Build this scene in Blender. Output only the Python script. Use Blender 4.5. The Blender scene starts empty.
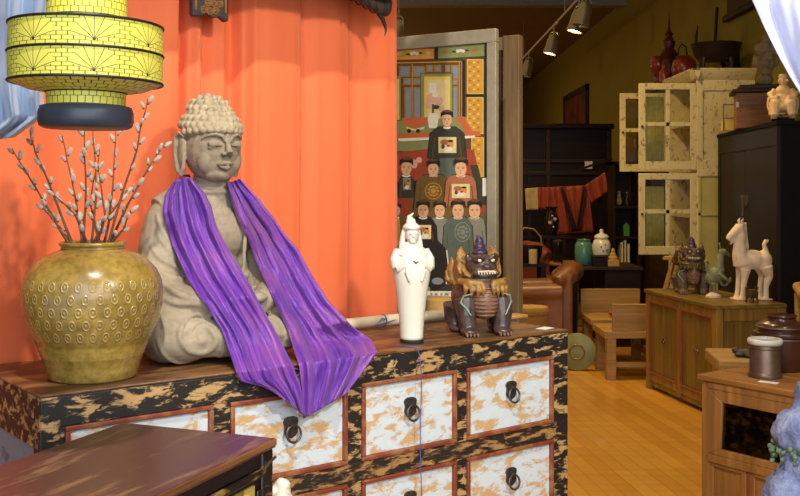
import bpy, math, random
from math import sin, cos, pi, radians, sqrt, atan2
from mathutils import Vector, Matrix, noise
from mathutils.bvhtree import BVHTree
random.seed(7)
SC = bpy.context.scene
COL = SC.collection
F = 1005.0; HZ = 190.0; EYE = 1.5

def P(px, py, Y):
    """point at depth Y seen at photo pixel px,py (survey of the photograph)"""
    return Vector(((px-400)/F*Y, Y, EYE-(py-HZ)/F*Y))

# ------------------------------------------------------------------ mesh helper
class G:
    def __init__(s): s.V=[]; s.F=[]; s.M=[]; s.U=[]
    def add(s, vs, fs, m=0, us=None):
        b=len(s.V); s.V += [Vector(v) for v in vs]
        for i,f in enumerate(fs):
            s.F.append([b+k for k in f]); s.M.append(m); s.U.append(us[i] if us else None)
        return b
    def box(s, x0,x1,y0,y1,z0,z1,m=0):
        vs=[(x,y,z) for z in (z0,z1) for y in (y0,y1) for x in (x0,x1)]
        return s.add(vs,[(0,2,3,1),(4,5,7,6),(0,1,5,4),(1,3,7,5),(3,2,6,7),(2,0,4,6)],m)
    def bar(s, a, b, w, h, m=0, up=(0,0,1)):
        a=Vector(a); b=Vector(b); d=(b-a).normalized(); u=Vector(up)
        if abs(d.dot(u))>.98: u=Vector((0,1,0))
        x=d.cross(u).normalized()*w/2; y=x.cross(d).normalized()*h/2
        vs=[p+i*x+j*y for p in (a,b) for j in (-1,1) for i in (-1,1)]
        return s.add(vs,[(0,2,3,1),(4,5,7,6),(0,1,5,4),(1,3,7,5),(3,2,6,7),(2,0,4,6)],m)
    def tube(s, pts, r, seg=8, m=0, flat=1.0, up=None):
        pts=[Vector(p) for p in pts]; n=len(pts)
        R=list(r) if isinstance(r,(list,tuple)) else [r]*n
        t0=(pts[1]-pts[0]).normalized()
        u=Vector(up) if up else (Vector((0,0,1)) if abs(t0.z)<.9 else Vector((1,0,0)))
        vs=[]
        for i,p in enumerate(pts):
            t=(pts[min(i+1,n-1)]-pts[max(i-1,0)])
            t = t.normalized() if t.length>1e-9 else t0
            a=t.cross(u); 
            if a.length<1e-6: a=t.cross(Vector((.3,.8,.1)))
            a.normalize(); b2=a.cross(t).normalized()
            if not up: u=b2
            for k in range(seg):
                q=2*pi*k/seg; vs.append(p+R[i]*(cos(q)*a+flat*sin(q)*b2))
        fs=[]; us=[]
        for i in range(n-1):
            for k in range(seg):
                k2=(k+1)%seg; fs.append((i*seg+k,i*seg+k2,(i+1)*seg+k2,(i+1)*seg+k))
                us.append([(k/seg,i/(n-1)),((k+1)/seg,i/(n-1)),((k+1)/seg,(i+1)/(n-1)),(k/seg,(i+1)/(n-1))])
        fs.append(tuple(range(seg-1,-1,-1))); fs.append(tuple((n-1)*seg+k for k in range(seg)))
        us += [[(0,0)]*seg]*2
        return s.add(vs,fs,m,us)
    def lathe(s, prof, seg=36, c=(0,0,0), m=0, closed=True):
        c=Vector(c); vs=[]; n=len(prof); L=[0]
        for i in range(1,n): L.append(L[-1]+sqrt((prof[i][0]-prof[i-1][0])**2+(prof[i][1]-prof[i-1][1])**2))
        for r,z in prof:
            r=max(r,1e-4)
            for k in range(seg):
                q=2*pi*k/seg; vs.append(c+Vector((r*cos(q),r*sin(q),z)))
        fs=[]; us=[]
        for i in range(n-1):
            a,b=prof[i][1],prof[i+1][1]
            for k in range(seg):
                k2=(k+1)%seg; fs.append((i*seg+k,i*seg+k2,(i+1)*seg+k2,(i+1)*seg+k))
                us.append([(k/seg,a),((k+1)/seg,a),((k+1)/seg,b),(k/seg,b)])
        if closed:
            fs.append(tuple(range(seg-1,-1,-1))); fs.append(tuple((n-1)*seg+k for k in range(seg)))
            us += [[(0,prof[0][1])]*seg,[(0,prof[-1][1])]*seg]
        return s.add(vs,fs,m,us)
    def ell(s, c, r, rot=None, seg=18, rings=11, m=0):
        c=Vector(c); r=(r,r,r) if not isinstance(r,(tuple,list)) else r
        vs=[]
        for i in range(rings+1):
            th=pi*i/rings; th=max(.02,min(pi-.02,th))
            for k in range(seg):
                q=2*pi*k/seg; v=Vector((r[0]*sin(th)*cos(q),r[1]*sin(th)*sin(q),r[2]*cos(th)))
                if rot is not None: v=rot@v
                vs.append(c+v)
        fs=[(i*seg+k,(i+1)*seg+k,(i+1)*seg+(k+1)%seg,i*seg+(k+1)%seg) for i in range(rings) for k in range(seg)]
        fs.append(tuple(range(seg))); fs.append(tuple(rings*seg+k for k in range(seg-1,-1,-1)))
        return s.add(vs,fs,m)
    def torus(s, c, R, r, rot=None, seg=28, rs=8, m=0, sy=1.0):
        c=Vector(c); vs=[]
        for i in range(seg):
            a=2*pi*i/seg
            for k in range(rs):
                b=2*pi*k/rs; v=Vector(((R+r*cos(b))*cos(a),(R+r*cos(b))*sin(a)*sy,r*sin(b)))
                if rot is not None: v=rot@v
                vs.append(c+v)
        fs=[(i*rs+k,((i+1)%seg)*rs+k,((i+1)%seg)*rs+(k+1)%rs,i*rs+(k+1)%rs) for i in range(seg) for k in range(rs)]
        return s.add(vs,fs,m)
    def prism(s, poly, d0, d1, mp=None, m=0):
        """poly in (a,b); mp(a,b,d)->point; default a=x, b=z, d=y"""
        mp=mp or (lambda a,b,d:(a,d,b)); n=len(poly)
        ar=sum(poly[i][0]*poly[(i+1)%n][1]-poly[(i+1)%n][0]*poly[i][1] for i in range(n))
        if ar<0: poly=poly[::-1]
        vs=[mp(a,b,d0) for a,b in poly]+[mp(a,b,d1) for a,b in poly]
        fs=[tuple(range(n)),tuple(range(2*n-1,n-1,-1))]+[(i,n+i,n+(i+1)%n,(i+1)%n) for i in range(n)]
        return s.add(vs,fs,m)
    def grid(s, rows, m=0, closed_u=False):
        """rows: list of lists of points"""
        n=len(rows); k=len(rows[0]); vs=[p for r in rows for p in r]; fs=[]; us=[]
        for i in range(n-1):
            for j in range(k-1):
                fs.append((i*k+j,i*k+j+1,(i+1)*k+j+1,(i+1)*k+j))
                us.append([(j/(k-1),i/(n-1)),((j+1)/(k-1),i/(n-1)),((j+1)/(k-1),(i+1)/(n-1)),(j/(k-1),(i+1)/(n-1))])
        return s.add(vs,fs,m,us)
    def xf(s, M, b=0):
        for i in range(b,len(s.V)): s.V[i]=M@s.V[i]
        return s
    def mesh(s, name):
        me=bpy.data.meshes.new(name); me.from_pydata(s.V,[],s.F)
        me.polygons.foreach_set('material_index',s.M)
        if any(u for u in s.U):
            uv=me.uv_layers.new(name='UVMap'); k=0
            for i,f in enumerate(s.F):
                u=s.U[i]
                for j in range(len(f)):
                    uv.data[k].uv = u[j] if u else (0,0); k+=1
        me.validate(); me.update(); return me

def newobj(name, me, mats, parent=None, smooth=45, bevel=0, solid=0, sub=0):
    o=bpy.data.objects.new(name, me); COL.objects.link(o)
    for mt in (mats if isinstance(mats,(list,tuple)) else [mats]): me.materials.append(mt)
    if smooth:
        me.polygons.foreach_set('use_smooth',[True]*len(me.polygons))
        if smooth<180: me.set_sharp_from_angle(angle=radians(smooth))
    if solid:
        md=o.modifiers.new('Solidify','SOLIDIFY'); md.thickness=solid; md.offset=0
    if bevel:
        md=o.modifiers.new('Bevel','BEVEL'); md.width=bevel; md.segments=2; md.limit_method='ANGLE'; md.angle_limit=radians(40)
    if sub:
        md=o.modifiers.new('Sub','SUBSURF'); md.levels=sub; md.render_levels=sub
    if parent is not None: o.parent=parent
    return o
def obj(name, g, mats, parent=None, **k): return newobj(name, g.mesh(name), mats, parent, **k)

def fuse(g, voxel, it=4, fac=.5):
    """melt overlapping closed shapes into one continuous skin"""
    me=g.mesh('fuse'); o=bpy.data.objects.new('fuse',me); COL.objects.link(o)
    md=o.modifiers.new('r','REMESH'); md.mode='VOXEL'; md.voxel_size=voxel
    if it:
        ms=o.modifiers.new('s','SMOOTH'); ms.factor=fac; ms.iterations=it
    dg=bpy.context.evaluated_depsgraph_get(); ev=o.evaluated_get(dg)
    out=bpy.data.meshes.new_from_object(ev, depsgraph=dg)
    bpy.data.objects.remove(o); bpy.data.meshes.remove(me)
    return out

def tag(o, label, cat, group=None):
    o['label']=label; o['category']=cat
    if group: o['group']=group
    return o
def thing(name, label, cat, loc=(0,0,0), rz=0, group=None, scale=1):
    o=bpy.data.objects.new(name,None); COL.objects.link(o); o.location=loc; o.rotation_euler=(0,0,rz); o.scale=(scale,)*3
    o.empty_display_size=.1
    return tag(o,label,cat,group)
def struct(name, g, mats, parent=None, **k):
    o=obj(name,g,mats,parent,**k)
    if parent is None: o['kind']='structure'
    return o
def dup(root, loc, rz=None, label=None, group=None, scale=None):
    r=root.copy(); COL.objects.link(r); r.location=loc
    if rz is not None: r.rotation_euler=(0,0,rz)
    if scale is not None: r.scale=(scale,)*3
    if label: r['label']=label
    if group: r['group']=group
    for ch in list(root.children):
        c=ch.copy(); COL.objects.link(c); c.parent=r
        for gch in list(ch.children):
            d=gch.copy(); COL.objects.link(d); d.parent=c
    return r

# ------------------------------------------------------------------ materials
def lin(c):
    def f(x): x/=255; return x/12.92 if x<=.04045 else ((x+.055)/1.055)**2.4
    return (f(c[0]),f(c[1]),f(c[2]),1)
class NT:
    def __init__(s,name):
        s.m=bpy.data.materials.new(name); s.m.use_nodes=True; s.n=s.m.node_tree.nodes; s.l=s.m.node_tree.links
        s.b=s.n['Principled BSDF']; s.tc=None
    def node(s,t,**k):
        n=s.n.new(t)
        for a,v in k.items(): setattr(n,a,v)
        return n
    def link(s,a,b): s.l.new(a,b)
    def co(s,scale=(1,1,1),kind='Object',rot=(0,0,0),loc=(0,0,0)):
        if s.tc is None: s.tc=s.node('ShaderNodeTexCoord')
        mp=s.node('ShaderNodeMapping'); mp.inputs['Scale'].default_value=scale; mp.inputs['Rotation'].default_value=rot; mp.inputs['Location'].default_value=loc
        s.link(s.tc.outputs[kind],mp.inputs['Vector']); return mp.outputs['Vector']
    def noise(s,vec,scale,detail=4,rough=.55,dist=0):
        n=s.node('ShaderNodeTexNoise'); n.inputs['Scale'].default_value=scale; n.inputs['Detail'].default_value=detail
        n.inputs['Roughness'].default_value=rough; n.inputs['Distortion'].default_value=dist
        s.link(vec,n.inputs['Vector']); return n.outputs['Fac']
    def ramp(s,fac,stops,interp='LINEAR'):
        r=s.node('ShaderNodeValToRGB'); e=r.color_ramp.elements; r.color_ramp.interpolation=interp
        while len(e)<len(stops): e.new(.5)
        for i,(p,c) in enumerate(stops):
            e[i].position=p; e[i].color=c if len(c)==4 else (*c,1)
        s.link(fac,r.inputs['Fac']); return r.outputs['Color']
    def mix(s,fac,a,b,mode='MIX'):
        n=s.node('ShaderNodeMix',data_type='RGBA',blend_type=mode)
        for k,v in ((0,fac),(6,a),(7,b)):
            if isinstance(v,(int,float)): n.inputs[k].default_value=v
            elif isinstance(v,tuple): n.inputs[k].default_value=v
            else: s.link(v,n.inputs[k])
        return n.outputs[2]
    def math(s,op,a,b=0,c=None):
        n=s.node('ShaderNodeMath',operation=op)
        for k,v in ((0,a),(1,b),(2,c)):
            if v is None: continue
            if isinstance(v,(int,float)): n.inputs[k].default_value=v
            else: s.link(v,n.inputs[k])
        return n.outputs[0]
    def bump(s,h,strength=.3,dist=.01):
        n=s.node('ShaderNodeBump'); n.inputs['Strength'].default_value=strength; n.inputs['Distance'].default_value=dist
        s.link(h,n.inputs['Height']); s.link(n.outputs['Normal'],s.b.inputs['Normal']); return n
    def col(s,c):
        if isinstance(c,tuple): s.b.inputs['Base Color'].default_value=c
        else: s.link(c,s.b.inputs['Base Color'])
    def set(s,**k):
        for a,v in k.items():
            s.b.inputs[a.replace('_',' ').title().replace('Ior','IOR')].default_value=v
        return s.m
BW=lambda v:(v,v,v,1)
def plain(name,c,rough=.6,metal=0,var=.18,scale=14,bump=.15,sheen=0,coat=0):
    t=NT(name); f=t.noise(t.co(),scale,5)
    c=lin(c); lo=tuple(x*(1-var) for x in c[:3])+(1,); hi=tuple(min(1,x*(1+var)) for x in c[:3])+(1,)
    t.col(t.ramp(f,[(.3,lo),(.7,hi)])); t.b.inputs['Roughness'].default_value=rough; t.b.inputs['Metallic'].default_value=metal
    if bump: t.bump(f,bump,.004)
    if sheen: t.b.inputs['Sheen Weight'].default_value=sheen
    if coat: t.b.inputs['Coat Weight'].default_value=coat; t.b.inputs['Coat Roughness'].default_value=.15
    return t.m
def wood(name,c1,c2,axis='x',scale=1.0,rough=.5,bump=.2,fine=1.0,coat=0):
    t=NT(name); st={'x':(1.2,14,14),'y':(14,1.2,14),'z':(14,14,1.2)}[axis]
    v=t.co(tuple(scale*k for k in st)); a=t.noise(v,1.0,5,.6,1.2)
    st2={'x':(2,60,60),'y':(60,2,60),'z':(60,60,2)}[axis]
    b=t.noise(t.co(tuple(scale*fine*k for k in st2)),1.0,3)
    base=t.ramp(a,[(.28,lin(c1)),(.72,lin(c2))]); dk=t.ramp(b,[(.3,BW(.72)),(.6,BW(1.0))])
    t.col(t.mix(1.0,base,dk,'MULTIPLY')); t.b.inputs['Roughness'].default_value=rough; t.bump(b,bump,.003)
    if coat: t.b.inputs['Coat Weight'].default_value=coat; t.b.inputs['Coat Roughness'].default_value=.2
    return t.m
def worn(name,paint,under,scale=(6,6,6),thr=.5,edge=.04,rough=.6,under2=None,detail=8,paint2=None,nscale=1.0):
    """paint flaked off to show the timber or primer beneath"""
    t=NT(name); v=t.co(scale); a=t.noise(v,nscale,detail,.68,.4)
    b=t.noise(t.co((3,3,3)),2.0,3); g=t.noise(t.co((40,40,40)),1.0,4)
    u=t.mix(b,lin(under),lin(under2 or under)); p=t.mix(g,lin(paint),lin(paint2 or paint))
    mk=t.ramp(a,[(thr-edge,BW(0)),(thr+edge,BW(1))])
    t.col(t.mix(mk,u,p)); t.b.inputs['Roughness'].default_value=rough; t.bump(mk,.35,.002); return t.m
def glass(name,tint=(.9,.95,.9),k=.12):
    t=NT(name); t.n.remove(t.b); out=t.n['Material Output']
    tr=t.node('ShaderNodeBsdfTransparent'); tr.inputs[0].default_value=(*tint,1)
    gl=t.node('ShaderNodeBsdfGlossy'); gl.inputs['Roughness'].default_value=.03
    fr=t.node('ShaderNodeFresnel'); fr.inputs['IOR'].default_value=1.5
    ad=t.math('ADD',fr.outputs[0],k-.04); mx=t.node('ShaderNodeMixShader')
    t.link(ad,mx.inputs[0]); t.link(tr.outputs[0],mx.inputs[1]); t.link(gl.outputs[0],mx.inputs[2]); t.link(mx.outputs[0],out.inputs['Surface']); return t.m
def emis(name,c,s):
    t=NT(name); t.col(c); t.b.inputs['Emission Color'].default_value=c; t.b.inputs['Emission Strength'].default_value=s; return t.m

MAT={}
M=MAT
# chest
M['chest_black']=worn('worn_black_paint',(22,20,20),(204,172,118),(5,9,14),.462,.025,.55,(168,124,74),paint2=(40,34,30),nscale=2.2)
M['chest_rail']=worn('rubbed_rail_paint',(40,32,26),(190,148,92),(6,6,22),.47,.04,.55,(150,104,56),nscale=2.0)
M['drawer_front']=worn('flaked_pale_blue_paint',(216,226,232),(196,150,92),(5,5,11),.47,.04,.62,(212,182,136),paint2=(200,212,220),nscale=2.6)
M['red_mould']=worn('red_lacquer_moulding',(128,58,40),(156,104,64),(9,9,9),.47,.06,.5)
M['chest_top']=worn('rubbed_dark_top',(74,50,34),(168,122,74),(4,16,16),.46,.09,.42,(132,88,50),paint2=(98,66,42),nscale=1.2)
M['side_blue']=worn('faded_grey_blue_panel',(140,152,170),(90,70,54),(5,5,8),.4,.05,.7)
M['iron']=plain('dark_iron',(92,88,86),.45,.8,.3,60,.3)
M['statue']=None
def _stone():
    t=NT('grey_carved_stone'); a=t.noise(t.co(),5,6,.6); b=t.noise(t.co(),45,4); c=t.noise(t.co(),2.2,2)
    base=t.ramp(a,[(.25,lin((140,126,106))),(.55,lin((170,156,134))),(.8,lin((194,180,156)))])
    st=t.ramp(c,[(.35,lin((222,216,210))),(.6,(1,1,1,1))]); base=t.mix(.7,base,st,'MULTIPLY')
    sp=t.ramp(b,[(.3,BW(.72)),(.55,BW(1))]); t.col(t.mix(.8,base,sp,'MULTIPLY')); t.b.inputs['Roughness'].default_value=.8; t.bump(b,.25,.004); return t.m
M['statue']=_stone()
M['stone_hair']=plain('grey_stone_curls',(172,156,128),.8,0,.22,40,.3)
def _scarf():
    t=NT('purple_silk'); v=t.co(kind='UV',scale=(9,2.2,1)); a=t.noise(v,1.0,6,.62,2.2)
    w=t.noise(t.co(kind='UV',scale=(120,14,1)),1.0,3); c=t.noise(t.co(),7,3)
    base=t.ramp(a,[(.3,lin((70,24,124))),(.5,lin((108,48,168))),(.7,lin((164,98,188)))])  # lightest stop paints the silk's highlights into its colour
    pink=t.ramp(c,[(.45,BW(0)),(.7,BW(.55))]); base=t.mix(pink,base,lin((160,88,152)))
    t.col(base); t.b.inputs['Roughness'].default_value=.36; t.b.inputs['Sheen Weight'].default_value=.12
    s=t.math('ADD',t.math('MULTIPLY',a,1.0),t.math('MULTIPLY',w,.30)); t.bump(s,.5,.012); return t.m
M['scarf']=_scarf()
def _curtain():
    t=NT('orange_cloth'); a=t.noise(t.co(scale=(3,3,1.2)),1.5,4); w=t.noise(t.co(scale=(300,300,300)),1,2)
    t.col(t.ramp(a,[(.25,lin((235,108,59))),(.75,lin((239,117,68)))])); t.b.inputs['Roughness'].default_value=.75
    t.b.inputs['Sheen Weight'].default_value=.2; s=t.math('ADD',t.math('MULTIPLY',a,2.0),t.math('MULTIPLY',w,.12)); t.bump(s,.25,.012); return t.m
M['curtain']=_curtain()
def satin(name,c1,c2):
    t=NT(name); a=t.noise(t.co(),4,3); t.col(t.mix(a,lin(c1),lin(c2))); t.b.inputs['Roughness'].default_value=.33
    t.b.inputs['Sheen Weight'].default_value=.6; return t.m
M['satin_blue']=satin('blue_grey_satin',(106,130,166),(142,162,194)); M['satin_pale']=satin('pale_lavender_satin',(150,158,192),(186,190,216))
def _vase():
    t=NT('ochre_olive_glaze'); uv=t.co(kind='UV'); sep=t.node('ShaderNodeSeparateXYZ'); t.link(uv,sep.inputs[0]); U,V=sep.outputs[0],sep.outputs[1]
    N=32.0; dz=.0335
    vv=t.math('DIVIDE',t.math('SUBTRACT',V,.110),dz); row=t.math('FLOOR',vv); uu=t.math('ADD',t.math('MULTIPLY',U,N),t.math('MULTIPLY',row,.5))
    fx=t.math('SUBTRACT',t.math('FRACT',uu),.5); fy=t.math('SUBTRACT',t.math('FRACT',vv),.5)
    d=t.math('SQRT',t.math('ADD',t.math('MULTIPLY',t.math('MULTIPLY',fx,fx),2.2),t.math('MULTIPLY',fy,fy)))
    ring=t.math('SUBTRACT',1.0,t.math('MINIMUM',1.0,t.math('MULTIPLY',t.math('ABSOLUTE',t.math('SUBTRACT',d,.34)),9.0)))
    dot=t.math('SUBTRACT',1.0,t.math('MINIMUM',1.0,t.math('MULTIPLY',d,6.5)))
    inb=t.math('MULTIPLY',t.math('GREATER_THAN',vv,0.0),t.math('LESS_THAN',vv,5.0)); h=t.math('MULTIPLY',t.math('MAXIMUM',ring,dot),inb)
    a=t.noise(t.co(),8,5,.6,.5); b=t.noise(t.co(),60,4); c=t.noise(t.co(scale=(1,1,1),loc=(3,1,.4)),4.0,3)
    base=t.ramp(a,[(.25,lin((112,90,38))),(.5,lin((154,126,58))),(.75,lin((186,156,82)))])
    mott=t.ramp(b,[(.35,BW(.6)),(.6,BW(1))]); base=t.mix(.75,base,mott,'MULTIPLY')
    gy=t.ramp(c,[(.55,BW(0)),(.68,BW(.75))]); base=t.mix(gy,base,lin((128,112,88)))
    base=t.mix(t.math('MULTIPLY',h,.5),base,lin((206,182,120)))
    t.col(base); t.b.inputs['Roughness'].default_value=.26; t.b.inputs['Coat Weight'].default_value=.3
    t.bump(t.math('ADD',h,t.math('MULTIPLY',b,.2)),.6,.004); return t.m
M['vase']=_vase()
def _lantern(name,mode):
    """yellow skin with black wire netting: bricks and fan sprays"""
    t=NT(name); uv=t.co(kind='UV'); sep=t.node('ShaderNodeSeparateXYZ'); t.link(uv,sep.inputs[0]); U,V=sep.outputs[0],sep.outputs[1]
    cv=t.node('ShaderNodeCombineXYZ'); br=t.node('ShaderNodeTexBrick')
    br.inputs['Color1'].default_value=(0,0,0,1); br.inputs['Color2'].default_value=(0,0,0,1); br.inputs['Mortar'].default_value=(1,1,1,1)
    br.inputs['Scale'].default_value=1.0; br.inputs['Mortar Smooth'].default_value=.2
    if mode=='drum':
        t.link(t.math('MULTIPLY',U,44.0),cv.inputs[0]); t.link(t.math('MULTIPLY',V,100.0),cv.inputs[1])
        br.inputs['Brick Width'].default_value=1.0; br.inputs['Row Height'].default_value=.85; br.inputs['Mortar Size'].default_value=.045
    else:
        t.link(t.math('MULTIPLY',U,34.0),cv.inputs[0]); t.link(t.math('MULTIPLY',V,100.0),cv.inputs[1])
        br.inputs['Brick Width'].default_value=1.0; br.inputs['Row Height'].default_value=1.5; br.inputs['Mortar Size'].default_value=.06
    t.link(cv.outputs[0],br.inputs['Vector']); bk=br.outputs['Color']
    line=t.math('MULTIPLY',bk,1.0)
    if mode=='drum':
        cell=8.0; fx=t.math('SUBTRACT',t.math('FRACT',t.math('MULTIPLY',U,cell)),.5); x=t.math('MULTIPLY',fx,.967/cell)
        vv=t.math('FRACT',t.math('DIVIDE',t.math('SUBTRACT',V,.21),.06)); y=t.math('MULTIPLY',t.math('SUBTRACT',vv,.22),.06)
        ang=t.math('ARCTAN2',x,y); rad=t.math('SQRT',t.math('ADD',t.math('MULTIPLY',x,x),t.math('MULTIPLY',y,y)))
        inside=t.math('MULTIPLY',t.math('LESS_THAN',t.math('ABSOLUTE',ang),1.32),t.math('LESS_THAN',rad,.049))
        k=t.math('ABSOLUTE',t.math('SUBTRACT',t.math('FRACT',t.math('ADD',t.math('DIVIDE',ang,.42),.5)),.5))
        spoke=t.math('LESS_THAN',t.math('MULTIPLY',t.math('MULTIPLY',k,.42),rad),.0006)
        hub=t.math('LESS_THAN',rad,.003)
        line=t.math('ADD',t.math('MULTIPLY',line,t.math('SUBTRACT',1.0,inside)),t.math('MULTIPLY',inside,spoke)); line=t.math('MAXIMUM',line,hub)
    a=t.noise(t.co(),20,3); y=t.mix(a,lin((222,210,76)),lin((236,226,104)))
    t.col(t.mix(t.math('MINIMUM',line,1.0),y,lin((44,42,26)))); t.b.inputs['Roughness'].default_value=.5; t.bump(line,.4,.002); return t.m
M['lantern_drum']=_lantern('yellow_netted_drum','drum'); M['lantern_neck']=_lantern('yellow_netted_neck','neck')
M['slate']=plain('slate_black_lacquer',(58,62,74),.4,0,.2,20,.1); M['wire']=plain('black_wire',(30,30,30),.5,0,.1)
M['twig']=plain('brown_twig',(104,72,48),.7,0,.3,60,.4); M['catkin']=plain('silvery_catkin',(178,158,140),.9,0,.2,90,.6,sheen=.6)
M['white_glaze']=plain('white_porcelain',(236,232,216),.22,0,.05,8,.05,coat=.3)
M['white_bisque']=plain('white_bisque',(226,220,206),.45,0,.08,40,.2)
M['dk_green']=plain('dark_green_rim',(40,52,38),.5)
M['lion_body']=plain('purple_brown_glaze',(76,60,56),.38,0,.55,26,.35,coat=.2); M['lion_ochre']=plain('ochre_glaze',(152,112,54),.45,0,.4,30,.4)
M['lion_plate']=plain('red_brown_glaze',(128,92,72),.45,0,.25,30,.2); M['lion_line']=plain('verdigris_line',(140,164,148),.5); M['tooth']=plain('cream_teeth',(220,206,170),.5)
M['lion_crest']=plain('dark_plum_glaze',(62,48,72),.35,0,.3); M['lion_grey']=plain('grey_brown_clay',(94,78,62),.6,0,.3,24,.3)
M['plum_top']=worn('plum_brown_lacquer',(88,58,58),(164,126,92),(2.2,15,15),.43,.05,.3,(120,84,64),paint2=(102,66,58))
M['gold_black']=worn('black_gilt_lacquer',(28,24,24),(176,140,74),(9,30,22),.42,.04,.35,(150,110,60)); M['gold_panel']=worn('gilt_carved_panel',(198,172,84),(92,70,36),(22,22,22),.42,.08,.4)
M['black_band']=plain('black_lacquer',(24,22,24),.35,0,.3); M['copper_edge']=wood('rubbed_brown_edge',(96,58,36),(168,112,66),'x',1,.45)
M['roll']=plain('ivory_paper',(214,200,170),.7); M['blue']=plain('blue_string',(74,84,160),.6)
# painting
for k,c in dict(pf=(150,142,122),cream=(226,206,150),gold=(206,152,54),orange=(200,104,58),green=(136,142,88),dgreen=(58,60,46),blk=(40,35,32),brown=(104,72,40),
    skyb=(134,142,150),skin=(226,178,134),red=(164,70,46),rust=(176,108,72),olive=(116,92,48),teal=(92,104,92),pink=(222,172,150),grey=(140,138,124),white=(232,224,204),ylw=(226,196,92)).items():
    M['p_'+k]=plain('paint_'+k,c,.6,0,.1,26,.05)
M['post']=wood('weathered_grey_timber',(104,84,58),(156,130,92),'z',1,.8,.4); M['lattice']=wood('dark_brown_lattice',(46,34,24),(76,56,38),'z',1,.6)
# room behind
def _floor():
    t=NT('honey_plank_floor'); v=t.co(rot=(0,0,radians(83))); br=t.node('ShaderNodeTexBrick'); br.offset=.37
    br.inputs['Color1'].default_value=(.30,.30,.30,1); br.inputs['Color2'].default_value=(.8,.8,.8,1); br.inputs['Mortar'].default_value=(0,0,0,1)
    br.inputs['Scale'].default_value=1.0; br.inputs['Brick Width'].default_value=1.3; br.inputs['Row Height'].default_value=.085; br.inputs['Mortar Size'].default_value=.0016
    t.link(v,br.inputs['Vector']); a=t.noise(t.co(rot=(0,0,radians(83)),scale=(1.2,16,1)),1,4)
    base=t.ramp(br.outputs['Color'],[(0,lin((160,104,36))),(.2,lin((206,142,46))),(.8,lin((226,168,64)))])
    g=t.ramp(a,[(.3,BW(.82)),(.7,BW(1))]); t.col(t.mix(1.0,base,g,'MULTIPLY')); t.b.inputs['Roughness'].default_value=.32; t.b.inputs['Coat Weight'].default_value=.2; return t.m
M['floor']=_floor()
M['olive']=plain('olive_wall_paint',(150,136,44),.85,0,.05,3,.03); M['ceil']=plain('brown_ceiling_paint',(128,100,48),.9,0,.05,3,.03)
M['oak']=wood('waxed_brown_oak',(116,88,36),(166,128,58),'z',.8,.45,.2); M['oak_top']=wood('worn_green_brown_top',(96,78,34),(148,120,56),'x',.8,.4,.2); M['oak_panel']=wood('olive_brown_panel',(98,78,32),(138,110,48),'z',.8,.45)
M['red_edge']=plain('red_brown_edge',(136,74,40),.5)
M['pine']=wood('golden_pine',(170,124,58),(204,158,86),'x',.8,.6,.2); M['pine2']=wood('pale_bleached_pine',(160,120,58),(192,150,84),'x',.8,.65,.2)
M['white_cab']=worn('chipped_cream_paint',(208,194,140),(140,108,60),(12,12,7),.40,.05,.6,(112,84,46),nscale=2.4); M['yg_panel']=plain('yellow_green_panel',(190,176,98),.6,0,.1,8,.1)
M['glass']=glass('old_window_glass',(.97,.98,.95),.08); M['glass_dark']=glass('dark_cabinet_glass',(.55,.55,.52),.10); M['yel_reflection']=plain('yellow_reflection_pleats',(250,218,110),.8)
M['black_cab']=plain('black_brown_lacquer',(27,15,9),.5,0,.4,10,.1); M['black_side']=plain('near_black_lacquer',(15,11,10),.6,0,.3,10,.1)
M['hump']=wood('reddish_dark_wood',(44,27,16),(74,46,25),'x',.7,.5); M['carved']=wood('carved_brown_camphor',(132,84,36),(190,128,60),'x',2.2,.55,.5)
M['leather']=plain('brown_leather',(136,86,46),.38,0,.25,9,.12); M['leather_red']=plain('red_leather',(146,70,36),.4,0,.2,9,.1); M['fabric_tan']=plain('tan_upholstery',(186,150,84),.85,0,.15,60,.3)
M['celadon']=plain('celadon_glaze',(84,142,118),.3,0,.15,20,.05,coat=.3); M['verdigris']=plain('verdigris_bronze',(122,128,96),.6,.1,.3,30,.3); M['green_disc']=plain('sage_green_glaze',(128,134,84),.45,0,.15,12,.1)
M['tang']=plain('buff_white_pottery',(232,212,184),.65,0,.12,26,.2); M['bronze']=plain('dark_bronze',(86,70,40),.45,.4,.3,30,.2); M['ivory']=plain('ivory_resin',(232,196,142),.5,0,.15,40,.3)
M['darkpot']=plain('dark_brown_lacquer_pot',(66,36,26),.28,0,.25,20,.08,coat=.4); M['pewter']=plain('rubbed_pewter',(112,90,76),.4,.65,.2,20,.1); M['rim']=plain('pale_rim',(206,200,188),.4)
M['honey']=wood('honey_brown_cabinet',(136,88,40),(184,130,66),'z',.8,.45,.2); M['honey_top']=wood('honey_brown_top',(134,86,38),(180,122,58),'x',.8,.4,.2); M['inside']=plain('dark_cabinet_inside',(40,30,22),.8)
def _rock():
    t=NT('lavender_blue_crystal'); a=t.noise(t.co(),9,6,.65); b=t.noise(t.co(),60,4,.7)
    base=t.ramp(a,[(.3,lin((104,112,162))),(.55,lin((146,158,204))),(.75,lin((196,204,232)))]); t.col(t.mix(.7,base,t.ramp(b,[(.35,BW(.62)),(.6,BW(1))]),'MULTIPLY'))
    t.b.inputs['Roughness'].default_value=.55; t.bump(t.math('ADD',a,b),.7,.015); return t.m
M['rock']=_rock(); M['moss']=plain('grey_green_moss',(112,136,104),.9,0,.35,50,.6)
M['red_cloth']=plain('rust_red_silk',(168,66,30),.5,0,.2,6,.1,sheen=.3); M['dark_fold']=plain('dark_red_braid',(70,28,18),.6); M['cuff']=plain('cream_cuff',(206,182,124),.7)
M['dwood']=wood('very_dark_wood',(24,15,9),(44,27,15),'x',.8,.45); M['red_lacq']=plain('red_lacquer',(150,46,26),.3,0,.2,10,.05,coat=.4); M['red_dark']=plain('dark_red_wood',(84,32,22),.4)
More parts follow.
